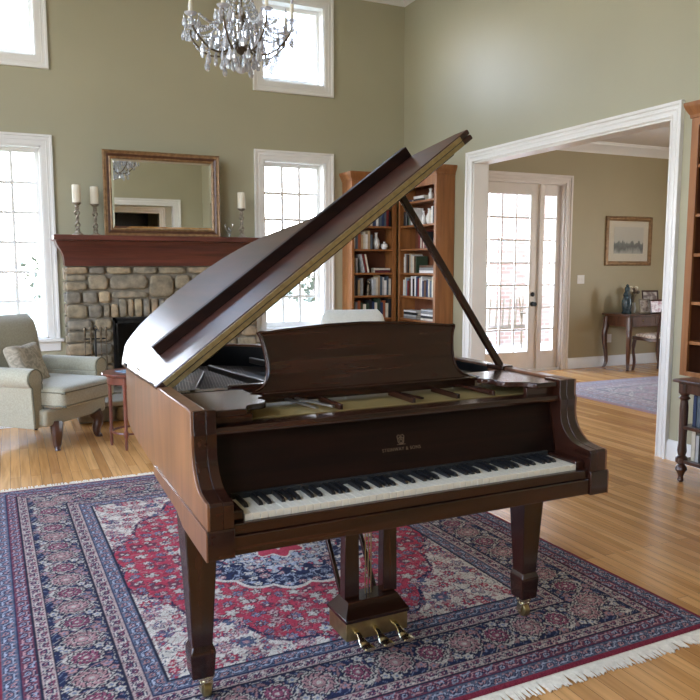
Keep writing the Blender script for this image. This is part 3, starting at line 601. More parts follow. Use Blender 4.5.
# inside: plate, pin block, struts, strings, dampers
insidepoly = inset(outer, .047)
insidepoly[0] = (PW-.047,.21); insidepoly[-1] = (.047,.21)
ip = [p for p in insidepoly if p[1] >= .21]
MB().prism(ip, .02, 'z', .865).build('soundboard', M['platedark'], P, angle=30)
MB().prism([(.20,.885),(.20,.925),(.23,.94),(.60,.94),(.62,.885)], PW-.10, 'x', .05).build('iron_plate', M['gold'], P, .004)
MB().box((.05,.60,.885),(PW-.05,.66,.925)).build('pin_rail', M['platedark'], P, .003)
MB().box((.07,.64,.925),(PW-.09,.69,.965)).build('damper_rail', M['mah_x'], P, .003)
for p, q in (((.43,1.50,.93),(.46,.66,.955)),((.70,1.70,.93),(.78,.66,.955)),((.95,1.32,.93),(1.06,.66,.955)),((.14,.66,.955),(.34,1.30,.93)),((1.20,.98,.93),(1.24,.66,.955))):
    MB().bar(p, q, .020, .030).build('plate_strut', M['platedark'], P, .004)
sb = MB()
for i in range(26): f = i/25; sb.tube([(.09+.30*f,.66,.938),(.30+.30*f,1.70-.15*f,.918)], .0012, 4)      # bass strings cross over
for i in range(70):
    f = i/69; x0 = .30+1.08*f; yl = 1.75-1.0*f**.6; x1 = x0-.16*(1-f)*1.4; sb.tube([(x0,.46,.947),(x0-.02*(1-f),.66,.930),(max(.2,x1),max(yl,.80),.912)], .0007, 4)
sb.build('strings', M['string'], P, kind='stuff')
db = MB()
for i in range(44): x = .12+1.20*i/43; db.box((x-.006,.685,.940),(x+.006,.74,.962))
db.build('damper_row', M['ebony'], P, .001, kind='stuff')
tp = MB()
for r_ in range(3):
    for i in range(60): tp.cyl((.12+1.20*i/59+.005*r_, .46+.04*r_, .94), .0035, .020, 6)
tp.build('tuning_pins', M['steel'], P, kind='stuff')
MB().box((.05,.198,.885),(PW-.05,.205,.945)).build('back_of_action_rail', M['gold'], P)
# desk end shelves with scalloped ends
def shelf_poly(m):
    q = [(.078,.125),(.175,.125),(.183,.155),(.196,.175),(.215,.185),(.240,.190),(.262,.205),(.275,.235),(.262,.265),(.268,.29),(.290,.305),(.290,.335),(.262,.36),(.262,.47),(.046,.47),(.046,.202),(.078,.202)]
    return q if m == 0 else [(PW-a,b) for a, b in q][::-1]
for m_ in (0,1): MB().prism(shelf_poly(m_), .020, 'z', .972).build('end_shelf', M['mah_x'], P, .004, angle=30)
for u0, u1 in ((.077,.20),(PW-.20,PW-.077)): MB().box((u0,.15,.94),(u1,.17,.972)).build('shelf_apron', M['mah_x'], P, .002)
# music desk: sliding frame, rails, carved board
mb = MB(); mb.box((.262,.385,.952),(PW-.262,.425,.985)).box((.262,.60,.952),(PW-.262,.63,.985)).box((.262,.40,.952),(.30,.62,.975)).box((PW-.30,.40,.952),(PW-.262,.62,.975)); desk = mb.build('music_desk_frame', M['mah_x'], P, .003)
for x in (.36,.62,.90,1.12): MB().box((x,.380,.984),(x+.07,.39,.988)).build('hinge', M['brass'], desk)
cd = [(.268,0),(.305,.012),(.328,.035),(.340,.07),(.341,.11),(.336,.155),(.328,.190),(.318,.212)]
left = smoothpath([(a,b,0) for a, b in cd], 4); lp = [(p.x,p.y) for p in left]
top = [(.328,.216),(.35,.214),(.43,.222),(.58,.233),(PW/2,.237)]
lp += top; full = lp + [(PW-a,b) for a, b in lp[::-1][1:]]
mb = MB(); mb.T = Matrix.Translation((0,.395,.986)) @ Matrix.Rotation(R(-14),4,'X')
mb.prism(full[::-1], .016, 'y', 0); mb.build('music_desk', M['mah_x'], P, .004, angle=30)
mb = MB(); mb.T = Matrix.Translation((0,.395,.986)) @ Matrix.Rotation(R(-14),4,'X')
rim_pts = [(a*.985+.011, -.002, b*.95+.004) for a, b in full[2:-2]]
mb.tube(rim_pts, .004, 6); mb.build('desk_moulding', M['mah_x'], desk)
mb = MB(); mb.box((.31,.35,.987),(PW-.31,.385,.993)); mb.build('desk_ledge', M['mah_x'], desk, .002)
for x, dx in ((.395,.05),(.430,.075),(.80,.05),(1.10,.04)):
    MB().bar((x,.40,.962),(x+dx,.22,.955),.012,.006).build('desk_slide', M['steel'] if x < .5 else M['mah_y'], desk)
for x in (.52,.80,.985,1.14): MB().box((x,.205,.944),(x+.012,.385,.962)).build('desk_divider', M['mah_y'], desk, .001)
# ---- lid, hinged on the left, opened 38 degrees
TH = R(38.23); HZ = 1.008
LT = Matrix.Translation((0,0,HZ)) @ Matrix.Rotation(-TH,4,'Y')
def lidmb(): b = MB(); b.T = LT; return b
tail = smoothpath([(1.519,.47,0),(1.50,.60,0),(1.44,.80,0),(1.33,.95,0),(1.17,1.06,0),(1.05,1.20,0),(.99,1.42,0),(.915,1.65,0),(.775,1.86,0),(.585,1.97,0),(.40,1.985,0),(.225,1.925,0),(.09,1.77,0),(.035,1.60,0),(-.012,1.42,0)], 6)
mainpoly = [(-.012,.585)]+[(p.x,p.y) for p in tail]
b = lidmb(); b.prism(mainpoly, .021, 'z', -.044); lid = b.build('lid', M['mah_lid'], P, .006, seg=3, angle=30)
flap = [(-.012,.590),(1.519,.472),(1.505,.53),(1.405,.745),(-.012,.955)]
b = lidmb(); b.prism(flap, .021, 'z', -.021); b.build('lid_flap', M['mah_lid'], lid, .005, seg=3, angle=30)
b = lidmb(); b.prism([(.10,.925),(1.400,.738),(1.400,.772),(.10,.960)], .046, 'z', -.001); b.build('flap_lip', M['mah_dark'], lid, .003)
def strip(z0, z1, s0, s1, m, nm, w=.004):
    b = lidmb(); f = lambda s: .585-(s+.012)*(.115/1.531)
    b.prism([(s0,f(s0)-w),(s1,f(s1)-w),(s1,f(s1)+.004),(s0,f(s0)+.004)], z1-z0, 'z', z0); b.build(nm, m, lid)
strip(-.0215,-.0045,.02,1.47,M['hinge'],'flap_hinge_leaf'); strip(-.041,-.0245,.02,1.47,M['hinge'],'lid_hinge_leaf')
strip(-.0240,-.0222,.02,1.47,M['ebony'],'hinge_knuckle',.005)
b = lidmb(); b.prism([(.12,.62),(1.44,.52),(1.40,.66),(.12,.76)], .014, 'z', -.058); b.build('lid_batten', M['mah_y'], lid, .003)
for v in (.66,1.25): MB().bar((-.003,v-.03,1.0),(-.003,v+.03,1.0),.006,.012).build('lid_hinge', M['iron'], lid, .001)
# prop stick
def lidpoint(s, v, z=-.046): return tuple(LT @ Vector((s,v,z)))
pa = (1.418,.53,1.0); pb = lidpoint(1.22,.66,-.05)
MB().bar(pa, pb, .030, .020, up=(0,1,0)).build('lid_prop', M['mah_z'], P, .004)
MB().box((1.392,.48,.985),(1.447,.59,1.006)).build('prop_block', M['mah_y'], P, .003)
b = lidmb(); b.box((1.18,.62,-.058),(1.26,.70,-.044)); b.build('prop_cup', M['brass'], lid, .002)
# ---- legs
def leg(x, y, off):
    mb = MB(); s = lambda h: h/2
    prof = [(.125,.69),(.125,.645),(.112,.640),(.108,.60),(.067,.192),(.081,.176),(.083,.168),(.083,.160),(.074,.088),(.066,.080)]
    rings = []
    for w, z in prof: rings.append([(x-w/2,y-w/2,z),(x+w/2,y-w/2,z),(x+w/2,y+w/2,z),(x-w/2,y+w/2,z)])
    mb.loft(rings); l = mb.build('leg', M['mah_z'], P, .004, angle=25)
    x += off
    mb = MB(); mb.lathe([(.026,.084),(.030,.078),(.030,.068),(.014,.064),(.014,.052)], (x,y,0), 16); mb.bar((x-.018,y,.056),(x-.018,y+.006,.020),.006,.028); mb.bar((x+.018,y,.056),(x+.018,y+.006,.020),.006,.028); mb.box((x-.021,y-.014,.048),(x+.021,y+.014,.056))
    c = mb.build('caster', M['pedalbrass'], l, .001)
    mb = MB(); mb.T = Matrix.Translation((x-.014,y,.0275)) @ Matrix.Rotation(R(90),4,'Y'); mb.lathe([(.022,0),(.0272,.003),(.0272,.025),(.022,.028)], (0,0,0), 20); mb.build('caster_wheel', M['brass'], l)
leg(.060,.305,.016); leg(1.392,.305,.0); leg(.45,1.62,.0)
# ---- pedal lyre
X0, Y0 = .738, .42
mb = MB(); mb.box((X0-.125,Y0-.075,.045),(X0+.125,Y0+.075,.115)); lyre = mb.build('pedal_box', M['mah_x'], P, .003)
MB().box((X0-.128,Y0-.079,.046),(X0+.128,Y0-.075,.113)).build('brass_face', M['brass'], lyre, .001); MB().box((X0-.129,Y0-.077,.046),(X0-.125,Y0+.075,.113)).build('brass_face', M['brass'], lyre, .001)
mb = MB(); r = [[(X0-a,Y0-b,z),(X0+a,Y0-b,z),(X0+a,Y0+b,z),(X0-a,Y0+b,z)] for a, b, z in ((.134,.086,.115),(.134,.086,.128),(.122,.068,.146),(.108,.050,.170),(.104,.045,.178))]; mb.loft(r); mb.build('pedal_box_top', M['mah_x'], lyre, .002, angle=25)
for x, w in ((X0-.078,.062),(X0+.083,.062)):
    mb = MB(); mb.loft([[(x-a/2,Y0-.022,z),(x+a/2,Y0-.022,z),(x+a/2,Y0+.022,z),(x-a/2,Y0+.022,z)] for a, z in ((w,.178),(w*.92,.40),(w*1.08,.61))]); mb.build('lyre_post', M['mah_z'], P, .003)
for x in (X0-.012,X0,X0+.012): MB().tube([(x,Y0,.178),(x,Y0,.61)], .0022, 6).build('pedal_rod', M['brass'], P)
for x in (X0-.098,X0+.045): MB().bar((x+.02,Y0+.06,.14),(x-.02,Y0+.30,.62),.016,.016).build('lyre_brace', M['mah_z'], P, .003)
for x in (X0-.090,X0-.012,X0+.072):
    mb = MB(); pts = smoothpath([(x,Y0-.075,.080),(x,Y0-.105,.078),(x,Y0-.135,.066),(x+.010,Y0-.150,.052),(x+.016,Y0-.168,.048)], 4)
    rings = []
    for i, p in enumerate(pts):
        f = i/(len(pts)-1); w = .010+.014*min(1,max(0,(f-.35)/.4)); w *= (1 if f < .97 else .75); h = .007
        rings.append([(p.x+w*math.cos(a), p.y, p.z+h*math.sin(a)) for a in [2*PI*k/10 for k in range(10)]])
    mb.loft(rings); mb.build('pedal', M['pedalbrass'], P)

# ------------------------------------------------------------------ fireplace
FX0, FX1_, FYF = .485, 2.465, 7.86
fp = thing('fireplace', 'rustic fieldstone fireplace with black firebox below the red-brown mantel', 'fireplace', (0,0,0))
mb = MB(); bx = (.93, 2.02); bz = (.20, .905)
mb.box((FX0+.02,FYF+.03,0),(bx[0],YB,1.428)).box((bx[1],FYF+.03,0),(FX1_-.02,YB,1.428)).box((bx[0],FYF+.03,bz[1]),(bx[1],YB,1.428)).box((bx[0],FYF+.03,0),(bx[1],YB,.2))
mb.build('mortar_backing', M['mortar'], fp, smooth=False)
rs = random.Random(11)
STC = [(.33,.275,.20),(.29,.25,.185),(.36,.30,.21),(.27,.24,.19),(.31,.27,.20),(.38,.31,.22),(.30,.265,.20),(.21,.195,.17),(.34,.27,.19),(.32,.275,.205)]
sm = MB()
def stone(x0, x1, z0, z1, yf=FYF, d=.07, face='y'):
    g = .0045; x0 += g; x1 -= g; z0 += g; z1 -= g; c = rs.choice(STC); k = rs.uniform(.85,1.12); c = (c[0]*k*1.04, c[1]*k, c[2]*k*.90)
    cx, cz = (x0+x1)/2, (z0+z1)/2; hx, hz = (x1-x0)/2, (z1-z0)/2; n = 16; pr = rs.uniform(0,.022); ph = rs.uniform(0,6); e = .46; ex = [rs.uniform(.86,1.0) for _ in range(4)]
    rings = []
    for sc_, dy in ((1.0,d),(1.0,.018),(.96,.005),(.84,-.004),(.5,-.007+rs.uniform(-.003,.003))):
        r = []
        for i in range(n):
            a = 2*PI*i/n; ca, sa = math.cos(a), math.sin(a); q = ex[int(i/4)%4]*(1+.035*math.sin(3*a+ph))
            px = math.copysign(abs(ca)**e, ca)*hx*sc_*min(1,q+.04); pz = math.copysign(abs(sa)**e, sa)*hz*sc_*min(1,q+.04)
            if face == 'y': r.append((cx+px, yf+dy-pr, cz+pz))
            else: r.append((yf+dy-pr if False else yf-(-(dy-pr)), cx+px, cz+pz))
        rings.append(r)
    sm.loft(rings); sm.col += [c]*(n*len(rings))
def row(x0, x1, z0, z1, wmin, wmax):
    x = x0
    while x < x1-1e-6:
        w = rs.uniform(wmin, wmax)
        if x1-(x+w) < wmin*.7: w = x1-x
        if (z1-z0) > .15 and rs.random() < .3 and w < .26:
            zm = z0+(z1-z0)*rs.uniform(.4,.6); stone(x,x+w,z0,zm); stone(x,x+w,zm,z1)
        else: stone(x,x+w,z0,z1)
        x += w
row(FX0,FX1_,1.345,1.428,.13,.34)
row(FX0,.70,1.18,1.345,.12,.22); row(.70,1.30,1.18,1.345,.2,.34)
# large rounded keystone
stone(1.30,1.56,1.10,1.345); row(1.56,FX1_,1.18,1.345,.15,.3)
row(FX0,.92,1.05,1.18,.12,.17); row(.92,1.30,1.10,1.18,.18,.3); row(1.56,2.05,1.10,1.18,.18,.3); row(2.05,FX1_,1.05,1.18,.12,.2)
x = .84
while x < 2.10: w_ = rs.uniform(.065,.095); stone(x, min(x+w_,2.12), .905, 1.10 if not (.84 <= x < .92 or x > 2.03) else 1.05); x += w_
z = 0.2; 
zs = [.2,.31,.43,.53,.66,.78,.90,1.05]
for a, b in zip(zs, zs[1:]):
    x = .70+rs.uniform(-.05,.07); stone(FX0,x,a,b); stone(x,.925 if a < .88 else .84,a,b)
    x = 2.25+rs.uniform(-.05,.07); stone(2.025 if a < .88 else 2.12,x,a,b); stone(x,FX1_,a,b)
zz = 0
while zz < 1.41:      # returns on the left flank
    h = rs.uniform(.09,.15); h = min(h,1.428-zz)
    c0 = rs.choice(STC); sm.loft([[(FX0+.03,YB-.001,zz+.006),(FX0+.03,FYF+.02,zz+.006),(FX0+.03,FYF+.02,zz+h-.006),(FX0+.03,YB-.001,zz+h-.006)],[(FX0-.002,YB-.001,zz+.014),(FX0-.002,FYF+.025,zz+.014),(FX0-.002,FYF+.025,zz+h-.014),(FX0-.002,YB-.001,zz+h-.014)]]); sm.col += [c0]*8; zz += h
sm.build('stone_facing', M['stone'], fp, angle=60)
mb = MB(); mb.box((bx[0],FYF+.02,bz[0]),(bx[0]+.03,YB+.30,bz[1])).box((bx[1]-.03,FYF+.02,bz[0]),(bx[1],YB+.30,bz[1])).box((bx[0],YB+.28,bz[0]),(bx[1],YB+.32,bz[1])).box((bx[0],FYF+.02,bz[1]-.03),(bx[1],YB+.3,bz[1])).box((bx[0],FYF+.02,.18),(bx[1],YB+.3,.205)); mb.build('firebox', M['firebox'], fp)
mb = MB(); mb.box((bx[0]+.02,FYF+.02,bz[0]),(bx[0]+.05,FYF+.04,bz[1]-.02)).box((bx[1]-.05,FYF+.02,bz[0]),(bx[1]-.02,FYF+.04,bz[1]-.02)).box((bx[0]+.02,FYF+.02,bz[1]-.06),(bx[1]-.02,FYF+.04,bz[1]-.02)).box((1.46,FYF+.02,.2),(1.49,FYF+.035,bz[1]-.03)); mb.build('firebox_door_frame', M['iron'], fp, .003)
sm = MB(); hx0, hx1, hy0 = .50, 2.45, 7.02
x = hx0
while x < hx1:
    w_ = min(rs.uniform(.22,.38), hx1-x)
    if hx1-(x+w_) < .12: w_ = hx1-x
    stone(x,x+w_,.0,.15,hy0,.06); x += w_+1e-4
sm.build('hearth_stones', M['stone'], fp, angle=60)
mb = MB(); mb.box((hx0+.01,hy0+.03,0),(hx1-.01,FYF+.05,.15)); mb.build('hearth_core', M['mortar'], fp, smooth=False)
mb = MB(); mb.box((hx0-.02,hy0-.03,.15),(1.12,FYF+.03,.195)).box((1.125,hy0-.03,.15),(1.80,FYF+.03,.195)).box((1.805,hy0-.03,.15),(hx1+.02,FYF+.03,.195)); M['slab'] = noisy('hearth_slab_stone',(.36,.33,.28),(.44,.40,.34),(5,5,5),.6,6); mb.build('hearth_slab', M['slab'], fp, .012)
# mantel
t = thing('mantel_shelf', 'long red-brown wooden mantel shelf on the stone fireplace', 'mantel', (0,0,0))
mpf = [(0,0),(.012,.0),(.016,.02),(.02,.06),(.030,.10),(.055,.14),(.09,.175),(.12,.205),(.135,.225),(.14,.245),(.165,.248)]
mb = MB(); base = 7.832; xa, xb = .50, 2.45
rings = [[(xa-a,YB-.001,1.43+z),(xa-a,base-a*1.25,1.43+z),(xb+a,base-a*1.25,1.43+z),(xb+a,YB-.001,1.43+z)] for a, z in [(q[0]*.62,q[1]) for q in mpf]]
mb.loft(rings); mb.build('crown_body', M['mantel'], t, .002, angle=22)
mb = MB(); mb.box((.388,7.59,1.678),(2.562,YB-.001,1.728)); mb.build('shelf_board', M['mantel'], t, .008)
# mirror leaning on the mantel
t = thing('wall_mirror', 'large rectangular mirror in an antique gold frame standing on the mantel', 'mirror', (1.482,7.93,1.729)); mw, mh = 1.19, .86
t.rotation_euler = (0,0,0)
fpf = [(0,0),(.0,.03),(.012,.042),(.022,.034),(.034,.030),(.060,.020),(.070,.026),(.080,.022),(.085,.010),(.085,0)]
def pframe(mb, w, h, prof, z0=0):
    rings = []
    for x, z, dx, dz in ((-w/2,z0,1,1),(w/2,z0,-1,1),(w/2,z0+h,-1,-1),(-w/2,z0+h,1,-1)): rings.append([(x+dx*a, -b, z+dz*a) for a, b in prof])
    rings.append(rings[0]); mb.loft(rings, cap=False)
mb = MB(); pframe(mb, mw, mh, fpf); mb.build('frame', M['frame'], t, angle=30)
mb = MB(); pframe(mb, mw-.07, mh-.07, [(0,.0301),(.004,.034),(.024,.0225),(.026,.0201)], .035); mb.build('frame_cove', M['frame_inner'], t)
MB().box((-mw/2+.02,0,.02),(mw/2-.02,.012,mh-.02)).build('backing', M['dkwood'], t)
bw_ = mw/2-.083; mb = MB(); bv = .022
mb.add([(-bw_,-.006,.083),(bw_,-.006,.083),(bw_,-.006,mh-.083),(-bw_,-.006,mh-.083),(-bw_+bv,-.009,.083+bv),(bw_-bv,-.009,.083+bv),(bw_-bv,-.009,mh-.083-bv),(-bw_+bv,-.009,mh-.083-bv)],[(0,1,5,4),(1,2,6,5),(2,3,7,6),(3,0,4,7),(4,5,6,7)])
mb.build('mirror_glass', M['mirror'], t, smooth=False)
# candlesticks
def candlestick(loc, h, label, group='twisted candlesticks on the mantel', ch=.17):
    t = thing('candlestick', label, 'candlestick', loc, 0, group)
    mb = MB(); mb.lathe([(.052,0),(.050,.012),(.034,.022),(.020,.034),(.016,.05)], seg=20)
    for k in range(2):
        pts = []
        for i in range(30): f = i/29; a = f*2*PI*1.9+k*PI; rr = .014+.006*math.sin(f*PI*3); pts.append((rr*math.cos(a), rr*math.sin(a), .045+f*(h-.10)))
        mb.tube(pts, .010, 7)
    mb.lathe([(.014,h-.06),(.022,h-.045),(.016,h-.03),(.036,h-.012),(.044,h-.004),(.044,h)], seg=20); mb.build('stem', M['antique'], t)
    c = MB(); c.lathe([(.0,0),(.040,0),(.041,.01),(.041,ch-.006),(.038,ch),(.024,ch-.004),(.0,ch-.006)], (0,0,h), 22); q = c.build('candle', M['candle'], t)
    MB().tube([(0,0,h+ch-.008),(.001,0,h+ch+.010)], .0015, 5).build('wick', M['black'], q)
candlestick((.622,7.78,1.729), .315, 'twisted candlestick with cream pillar candle, nearest the left window on the mantel')
candlestick((.800,7.90,1.729), .315, 'twisted candlestick with pillar candle close beside the mirror frame on its left')
candlestick((2.30,7.86,1.729), .315, 'twisted candlestick with cream candle on the mantel right of the mirror')
t = thing('crystal_figurine', 'small clear glass figurine with raised wings on the mantel right of the mirror', 'figurine', (2.165,7.88,1.729))
mb = MB(); mb.lathe([(.030,0),(.028,.010),(.012,.02),(.018,.05),(.022,.07),(.012,.088),(.014,.10),(.006,.118),(.0,.12)], seg=14); mb.build('body', M['clearglass'], t)
for s in (-1,1): mb = MB(); mb.tube([(s*.012,0,.07),(s*.035,0,.095),(s*.045,0,.135),(s*.034,0,.155)], [.009,.010,.007,.002], 8); mb.build('wing', M['clearglass'], t)
# fire tools
t = thing('fire_tool_set', 'black iron fireplace tool set standing on the hearth left of the firebox', 'fireplace tools', (.735,7.66,.196))
mb = MB(); mb.lathe([(.095,0),(.095,.012),(.03,.025),(.012,.035)], seg=20); mb.tube([(0,0,.03),(0,0,.60)], .009, 8); mb.tube([(-.11,0,.52),(.11,0,.52)], .007, 8); mb.tube([(0,0,.60),(.02,0,.625),(0,0,.65),(-.02,0,.625),(0,0,.60)], .006, 6); mb.build('stand', M['iron'], t)
for i, x in enumerate((-.10,-.045,.05,.10)):
    mb = MB(); mb.tube([(x,-.02,.10),(x,-.02,.58)], .0065, 8); mb.lathe([(.007,.54),(.013,.56),(.009,.59),(.016,.615),(.010,.635),(.0,.64)], (x,-.02,0), 10)
    if i == 0: mb.box((x-.035,-.035,.03),(x+.035,-.028,.13))
    elif i == 1: mb.tube([(x,-.02,.10),(x+.02,-.02,.07),(x+.035,-.02,.10)], .006, 6)
    elif i == 2: mb.lathe([(.03,.04),(.028,.10),(.012,.14)], (x,-.02,0), 12)
    else: mb.tube([(x,-.02,.10),(x,-.02,.05),(x-.02,-.02,.05)], .006, 6)
    mb.build('tool', M['bronze'], t)

# ------------------------------------------------------------------ chandelier
CX, CY, CZ = 1.375, 4.66, 2.64
t = thing('crystal_chandelier', 'crystal chandelier with curved arms hanging in front of the upper window', 'chandelier', (CX,CY,CZ))
mb = MB(); mb.lathe([(.006,.10),(.02,.11),(.05,.135),(.055,.15),(.03,.17),(.012,.20),(.012,.26),(.035,.29),(.04,.33),(.014,.37),(.012,.50),(.03,.54),(.012,.58),(.006,.62)], seg=16); mb.tube([(0,0,.6),(0,0,CH-CZ-.03)], .006, 8); mb.build('stem', M['bronze'], t)
mb = MB(); mb.lathe([(.06,CH-CZ-.001),(.06,CH-CZ-.02),(.02,CH-CZ-.04)], seg=16); mb.build('ceiling_rose', M['bronze'], t)
rc = random.Random(5); drops = []
def drop(x, y, z, h=.055, r=.014):
    drops.append((x,y,z,h*1.35,r*1.45))
for k in range(8):
    a = 2*PI*k/8+.2; ca, sa = math.cos(a), math.sin(a)
    pts = smoothpath([(ca*.03,sa*.03,.17),(ca*.12,sa*.12,.10),(ca*.22,sa*.22,.115),(ca*.31,sa*.31,.20),(ca*.33,sa*.33,.275)], 5)
    arm = MB().tube(pts, .0062, 6).build('arm', M['bronze'], t)
    MB().lathe([(.010,.272),(.032,.282),(.038,.292),(.032,.290),(.012,.283)], (ca*.33,sa*.33,0), 14).build('drip_pan', M['crystal'], arm)
    MB().lathe([(.011,.285),(.011,.385),(.0,.388)], (ca*.33,sa*.33,0), 10).build('candle_tube', M['candle'], arm)
    MB().lathe([(.004,.386),(.010,.405),(.008,.425),(.0,.445)], (ca*.33,sa*.33,0), 8).build('flame_bulb', M['crystal'], arm)
    for j in range(5):
        b = a+2*PI*j/5; drop(ca*.33+.046*math.cos(b), sa*.33+.046*math.sin(b), .285-.01, .052, .012)
    drop(ca*.22, sa*.22, .105, .07, .016)
for k in range(12): a = 2*PI*k/12; drop(.16*math.cos(a), .16*math.sin(a), .115, .06, .014)
for k in range(10): a = 2*PI*k/10+.3; drop(.10*math.cos(a), .10*math.sin(a), .10, .055, .013)
for k in range(14): a = 2*PI*k/14; drop(.24*math.cos(a), .24*math.sin(a), .165, .06, .013)
for k in range(8): a = 2*PI*k/8; drop(.055*math.cos(a), .055*math.sin(a), .085, .055, .012)
dm = None
for x, y, z, h, r in drops[:98]:
    if dm is None:
        mb = MB(); n = 6; rings = [[(rr*math.cos(2*PI*i/n), rr*.6*math.sin(2*PI*i/n), -zz) for i in range(n)] for rr, zz in ((.1,.0),(.28,.18),(.25,.24),(.75,.52),(1.0,.72),(.7,.92),(.05,1.0))]
        mb.loft(rings); dm = o = mb.build('crystal_drop', M['crystal'], t, smooth=False)
    else: o = dm.copy(); COL.objects.link(o); o.parent = t
    o.location = (x,y,z); o.scale = (r,r,h); o.rotation_euler = (0,0,rc.uniform(0,PI))
pm = None
for k in range(90):
    rr = rc.uniform(.03,.27); a = rc.uniform(0,2*PI); z = .12+rr*.25+rc.uniform(0,.30)*(1-rr/.35)
    if pm is None: pm = o = MB().lathe([(.1,0),(1,-.15),(.85,-.8),(0,-1)], seg=6).build('crystal_prism', M['crystal'], t, smooth=False)
    else: o = pm.copy(); COL.objects.link(o); o.parent = t
    o.location = (rr*math.cos(a), rr*math.sin(a), z); o.scale = (.010,.010,.055)
mb = MB()
for k in range(16):      # strings of beads swagged from crown to arms
    a = 2*PI*k/16+.1; 
    for j in range(26):
        f = j/25; rr = .03+.30*f**1.15; zz = .56-.30*f-.14*math.sin(PI*f); mb.sphere((rr*math.cos(a), rr*math.sin(a), zz), .0095, 6, 4)
for k in range(8):
    a = 2*PI*k/8+.2; a2_ = a+2*PI/8
    for j in range(14):
        f = j/13; aa = a+(a2_-a)*f; zz = .26-.09*math.sin(PI*f); mb.sphere((.33*math.cos(aa), .33*math.sin(aa), zz), .0075, 6, 4)
for k in range(10):
    a = 2*PI*k/10
    for j in range(16): f = j/15; rr = .05+.11*math.sin(PI*f*.5); mb.sphere((rr*math.cos(a), rr*math.sin(a), .30-.19*f), .0075, 6, 4)
mb.build('bead_strings', M['crystal'], t, smooth=False, kind='stuff')
MB().sphere((0,0,.020), .038, 12, 8, (1,1,.85)).build('crystal_ball', M['crystal'], t, smooth=False); MB().tube([(0,0,.06),(0,0,.12)], .003, 6).build('ball_wire', M['bronze'], t)

# ------------------------------------------------------------------ corner bookcases and their contents
SH = [.10,.31,.565,.82,1.085,1.35,1.625,1.89,2.155]
def bookcase(name, label, loc, rz, w, d, h, side_l=.022, crown=True, lst=.045, rst=.045):
    t = thing(name, label, 'bookcase', loc, rz)     # local: x along the face, y to the wall, z up; front at y = 0
    mb = MB(); mb.box((0,.012,.0),(side_l,d,h-.03)).box((w-side_l,.012,0),(w,d,h-.03)).box((side_l,.012,h-.10),(w-side_l,d,h-.05)); mb.build('carcass', M['oak'], t, .002)
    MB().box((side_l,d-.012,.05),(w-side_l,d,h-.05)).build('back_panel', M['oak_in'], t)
    mb = MB(); mb.box((0,-.008,0),(lst,.012,h-.03)).box((w-rst,-.008,0),(w,.012,h-.03)).box((lst,-.008,h-.16),(w-rst,.012,h-.03)).box((lst,-.008,0),(w-rst,.012,.10)); mb.build('face_frame', M['oak'], t, .002)
    for z in SH: MB().box((side_l,.006,z-.022),(w-side_l,d-.012,z)).build('shelf', M['oak'], t, .002)
    return t
bl = bookcase('bookcase', 'warm wood corner bookcase with books, its back to the fireplace wall', (3.585,7.815,0), 0, .580, .262, 2.46, lst=.03, rst=.05)
mb = MB(); 
def crown_ring(mb, pts, prof):
    mb.loft([[(x+dx*a, y+dy*a, z+b) for (x,y,z,dx,dy) in pts] for a, b in prof])
cpr = [(0,0),(.008,.0),(.010,.02),(.022,.04),(.036,.07),(.040,.085),(.040,.10)]
crown_ring(mb, [(0,.262,2.40,-1,0),(0,-.008,2.40,-1,-1),(.575,-.008,2.40,0,-1),(.575,.262,2.40,0,0)], cpr); mb.build('crown', M['oak'], bl, .001, angle=20)
br_ = bookcase('bookcase', 'warm wood corner bookcase on the right wall, tall side panel toward the piano', (4.172,7.762,0), R(-90), .85, .222, 2.46, lst=.03, rst=.045)
mb = MB(); crown_ring(mb, [(.01,.222,2.40,0,0),(.01,-.008,2.40,0,-1),(.85,-.008,2.40,1,-1),(.85,.222,2.40,1,0)], cpr); mb.build('crown', M['oak'], br_, .001, angle=20)
ORD = ['first','second','third','fourth','fifth','sixth','seventh','eighth','ninth','tenth','eleventh','twelfth','thirteenth','fourteenth','fifteenth','sixteenth','seventeenth','eighteenth','nineteenth','twentieth','twenty-first','twenty-second','twenty-third','twenty-fourth']+['%dth'%i for i in range(25,40)]
def book(M4, T, H, D, col, label, group, lean=0.0):
    # local: x thickness, y depth from spine at 0, z up
    mb = MB(); mb.cur = 0; c = .0022
    mb.box((0,0,0),(c,D,H)).box((T-c,0,0),(T,D,H)).box((0,0,0),(T,.003,H)); mb.cur = 1; mb.box((c,.003,.003),(T-c,D-.004,H-.003))
    o = mb.build('book', [M['bk_'+col], M['paper']], None, smooth=False); o.matrix_world = M4; tag(o, label, 'book', group); return o
rb = random.Random(21)
PAL = ['dark red','navy blue','black','dark green','brown','tan','cream','grey','white','slate blue','maroon','light blue','pale grey','rust']
def base_matrix(root, x, y, z): return Matrix.Translation(root.location) @ Matrix.Rotation(root.rotation_euler.z,4,'Z') @ Matrix.Translation((x,y,z))
def shelf_books(root, where, shelfname, x0, x1, z, depth, hmax, pal=None, tmin=.024, tmax=.042, start=0, group=None, lean=None, back=.0):
    x = x0; k = start; pal = pal or PAL; last = None
    while True:
        T = rb.uniform(tmin, tmax); 
        if x+T > x1: break
        H = rb.uniform(.72,1.0)*hmax; D = min(depth, rb.uniform(.13,.17)); col = rb.choice([c for c in pal if c != last]); last = col
        m4 = base_matrix(root, x, .03+rb.uniform(0,.012)+back, z+.0005)
        if lean: m4 = base_matrix(root, x, .03, z+.0005+0) @ Matrix.Rotation(-lean,4,'Y'); 
        book(m4, T, H, D, col, '%s book, %s from left on %s shelf of the %s' % (col, ORD[k], shelfname, where), group or 'books on the %s shelf of the %s' % (shelfname, where))
        x += (T+.0012)/(math.cos(lean) if lean else 1); k += 1
    return x, k
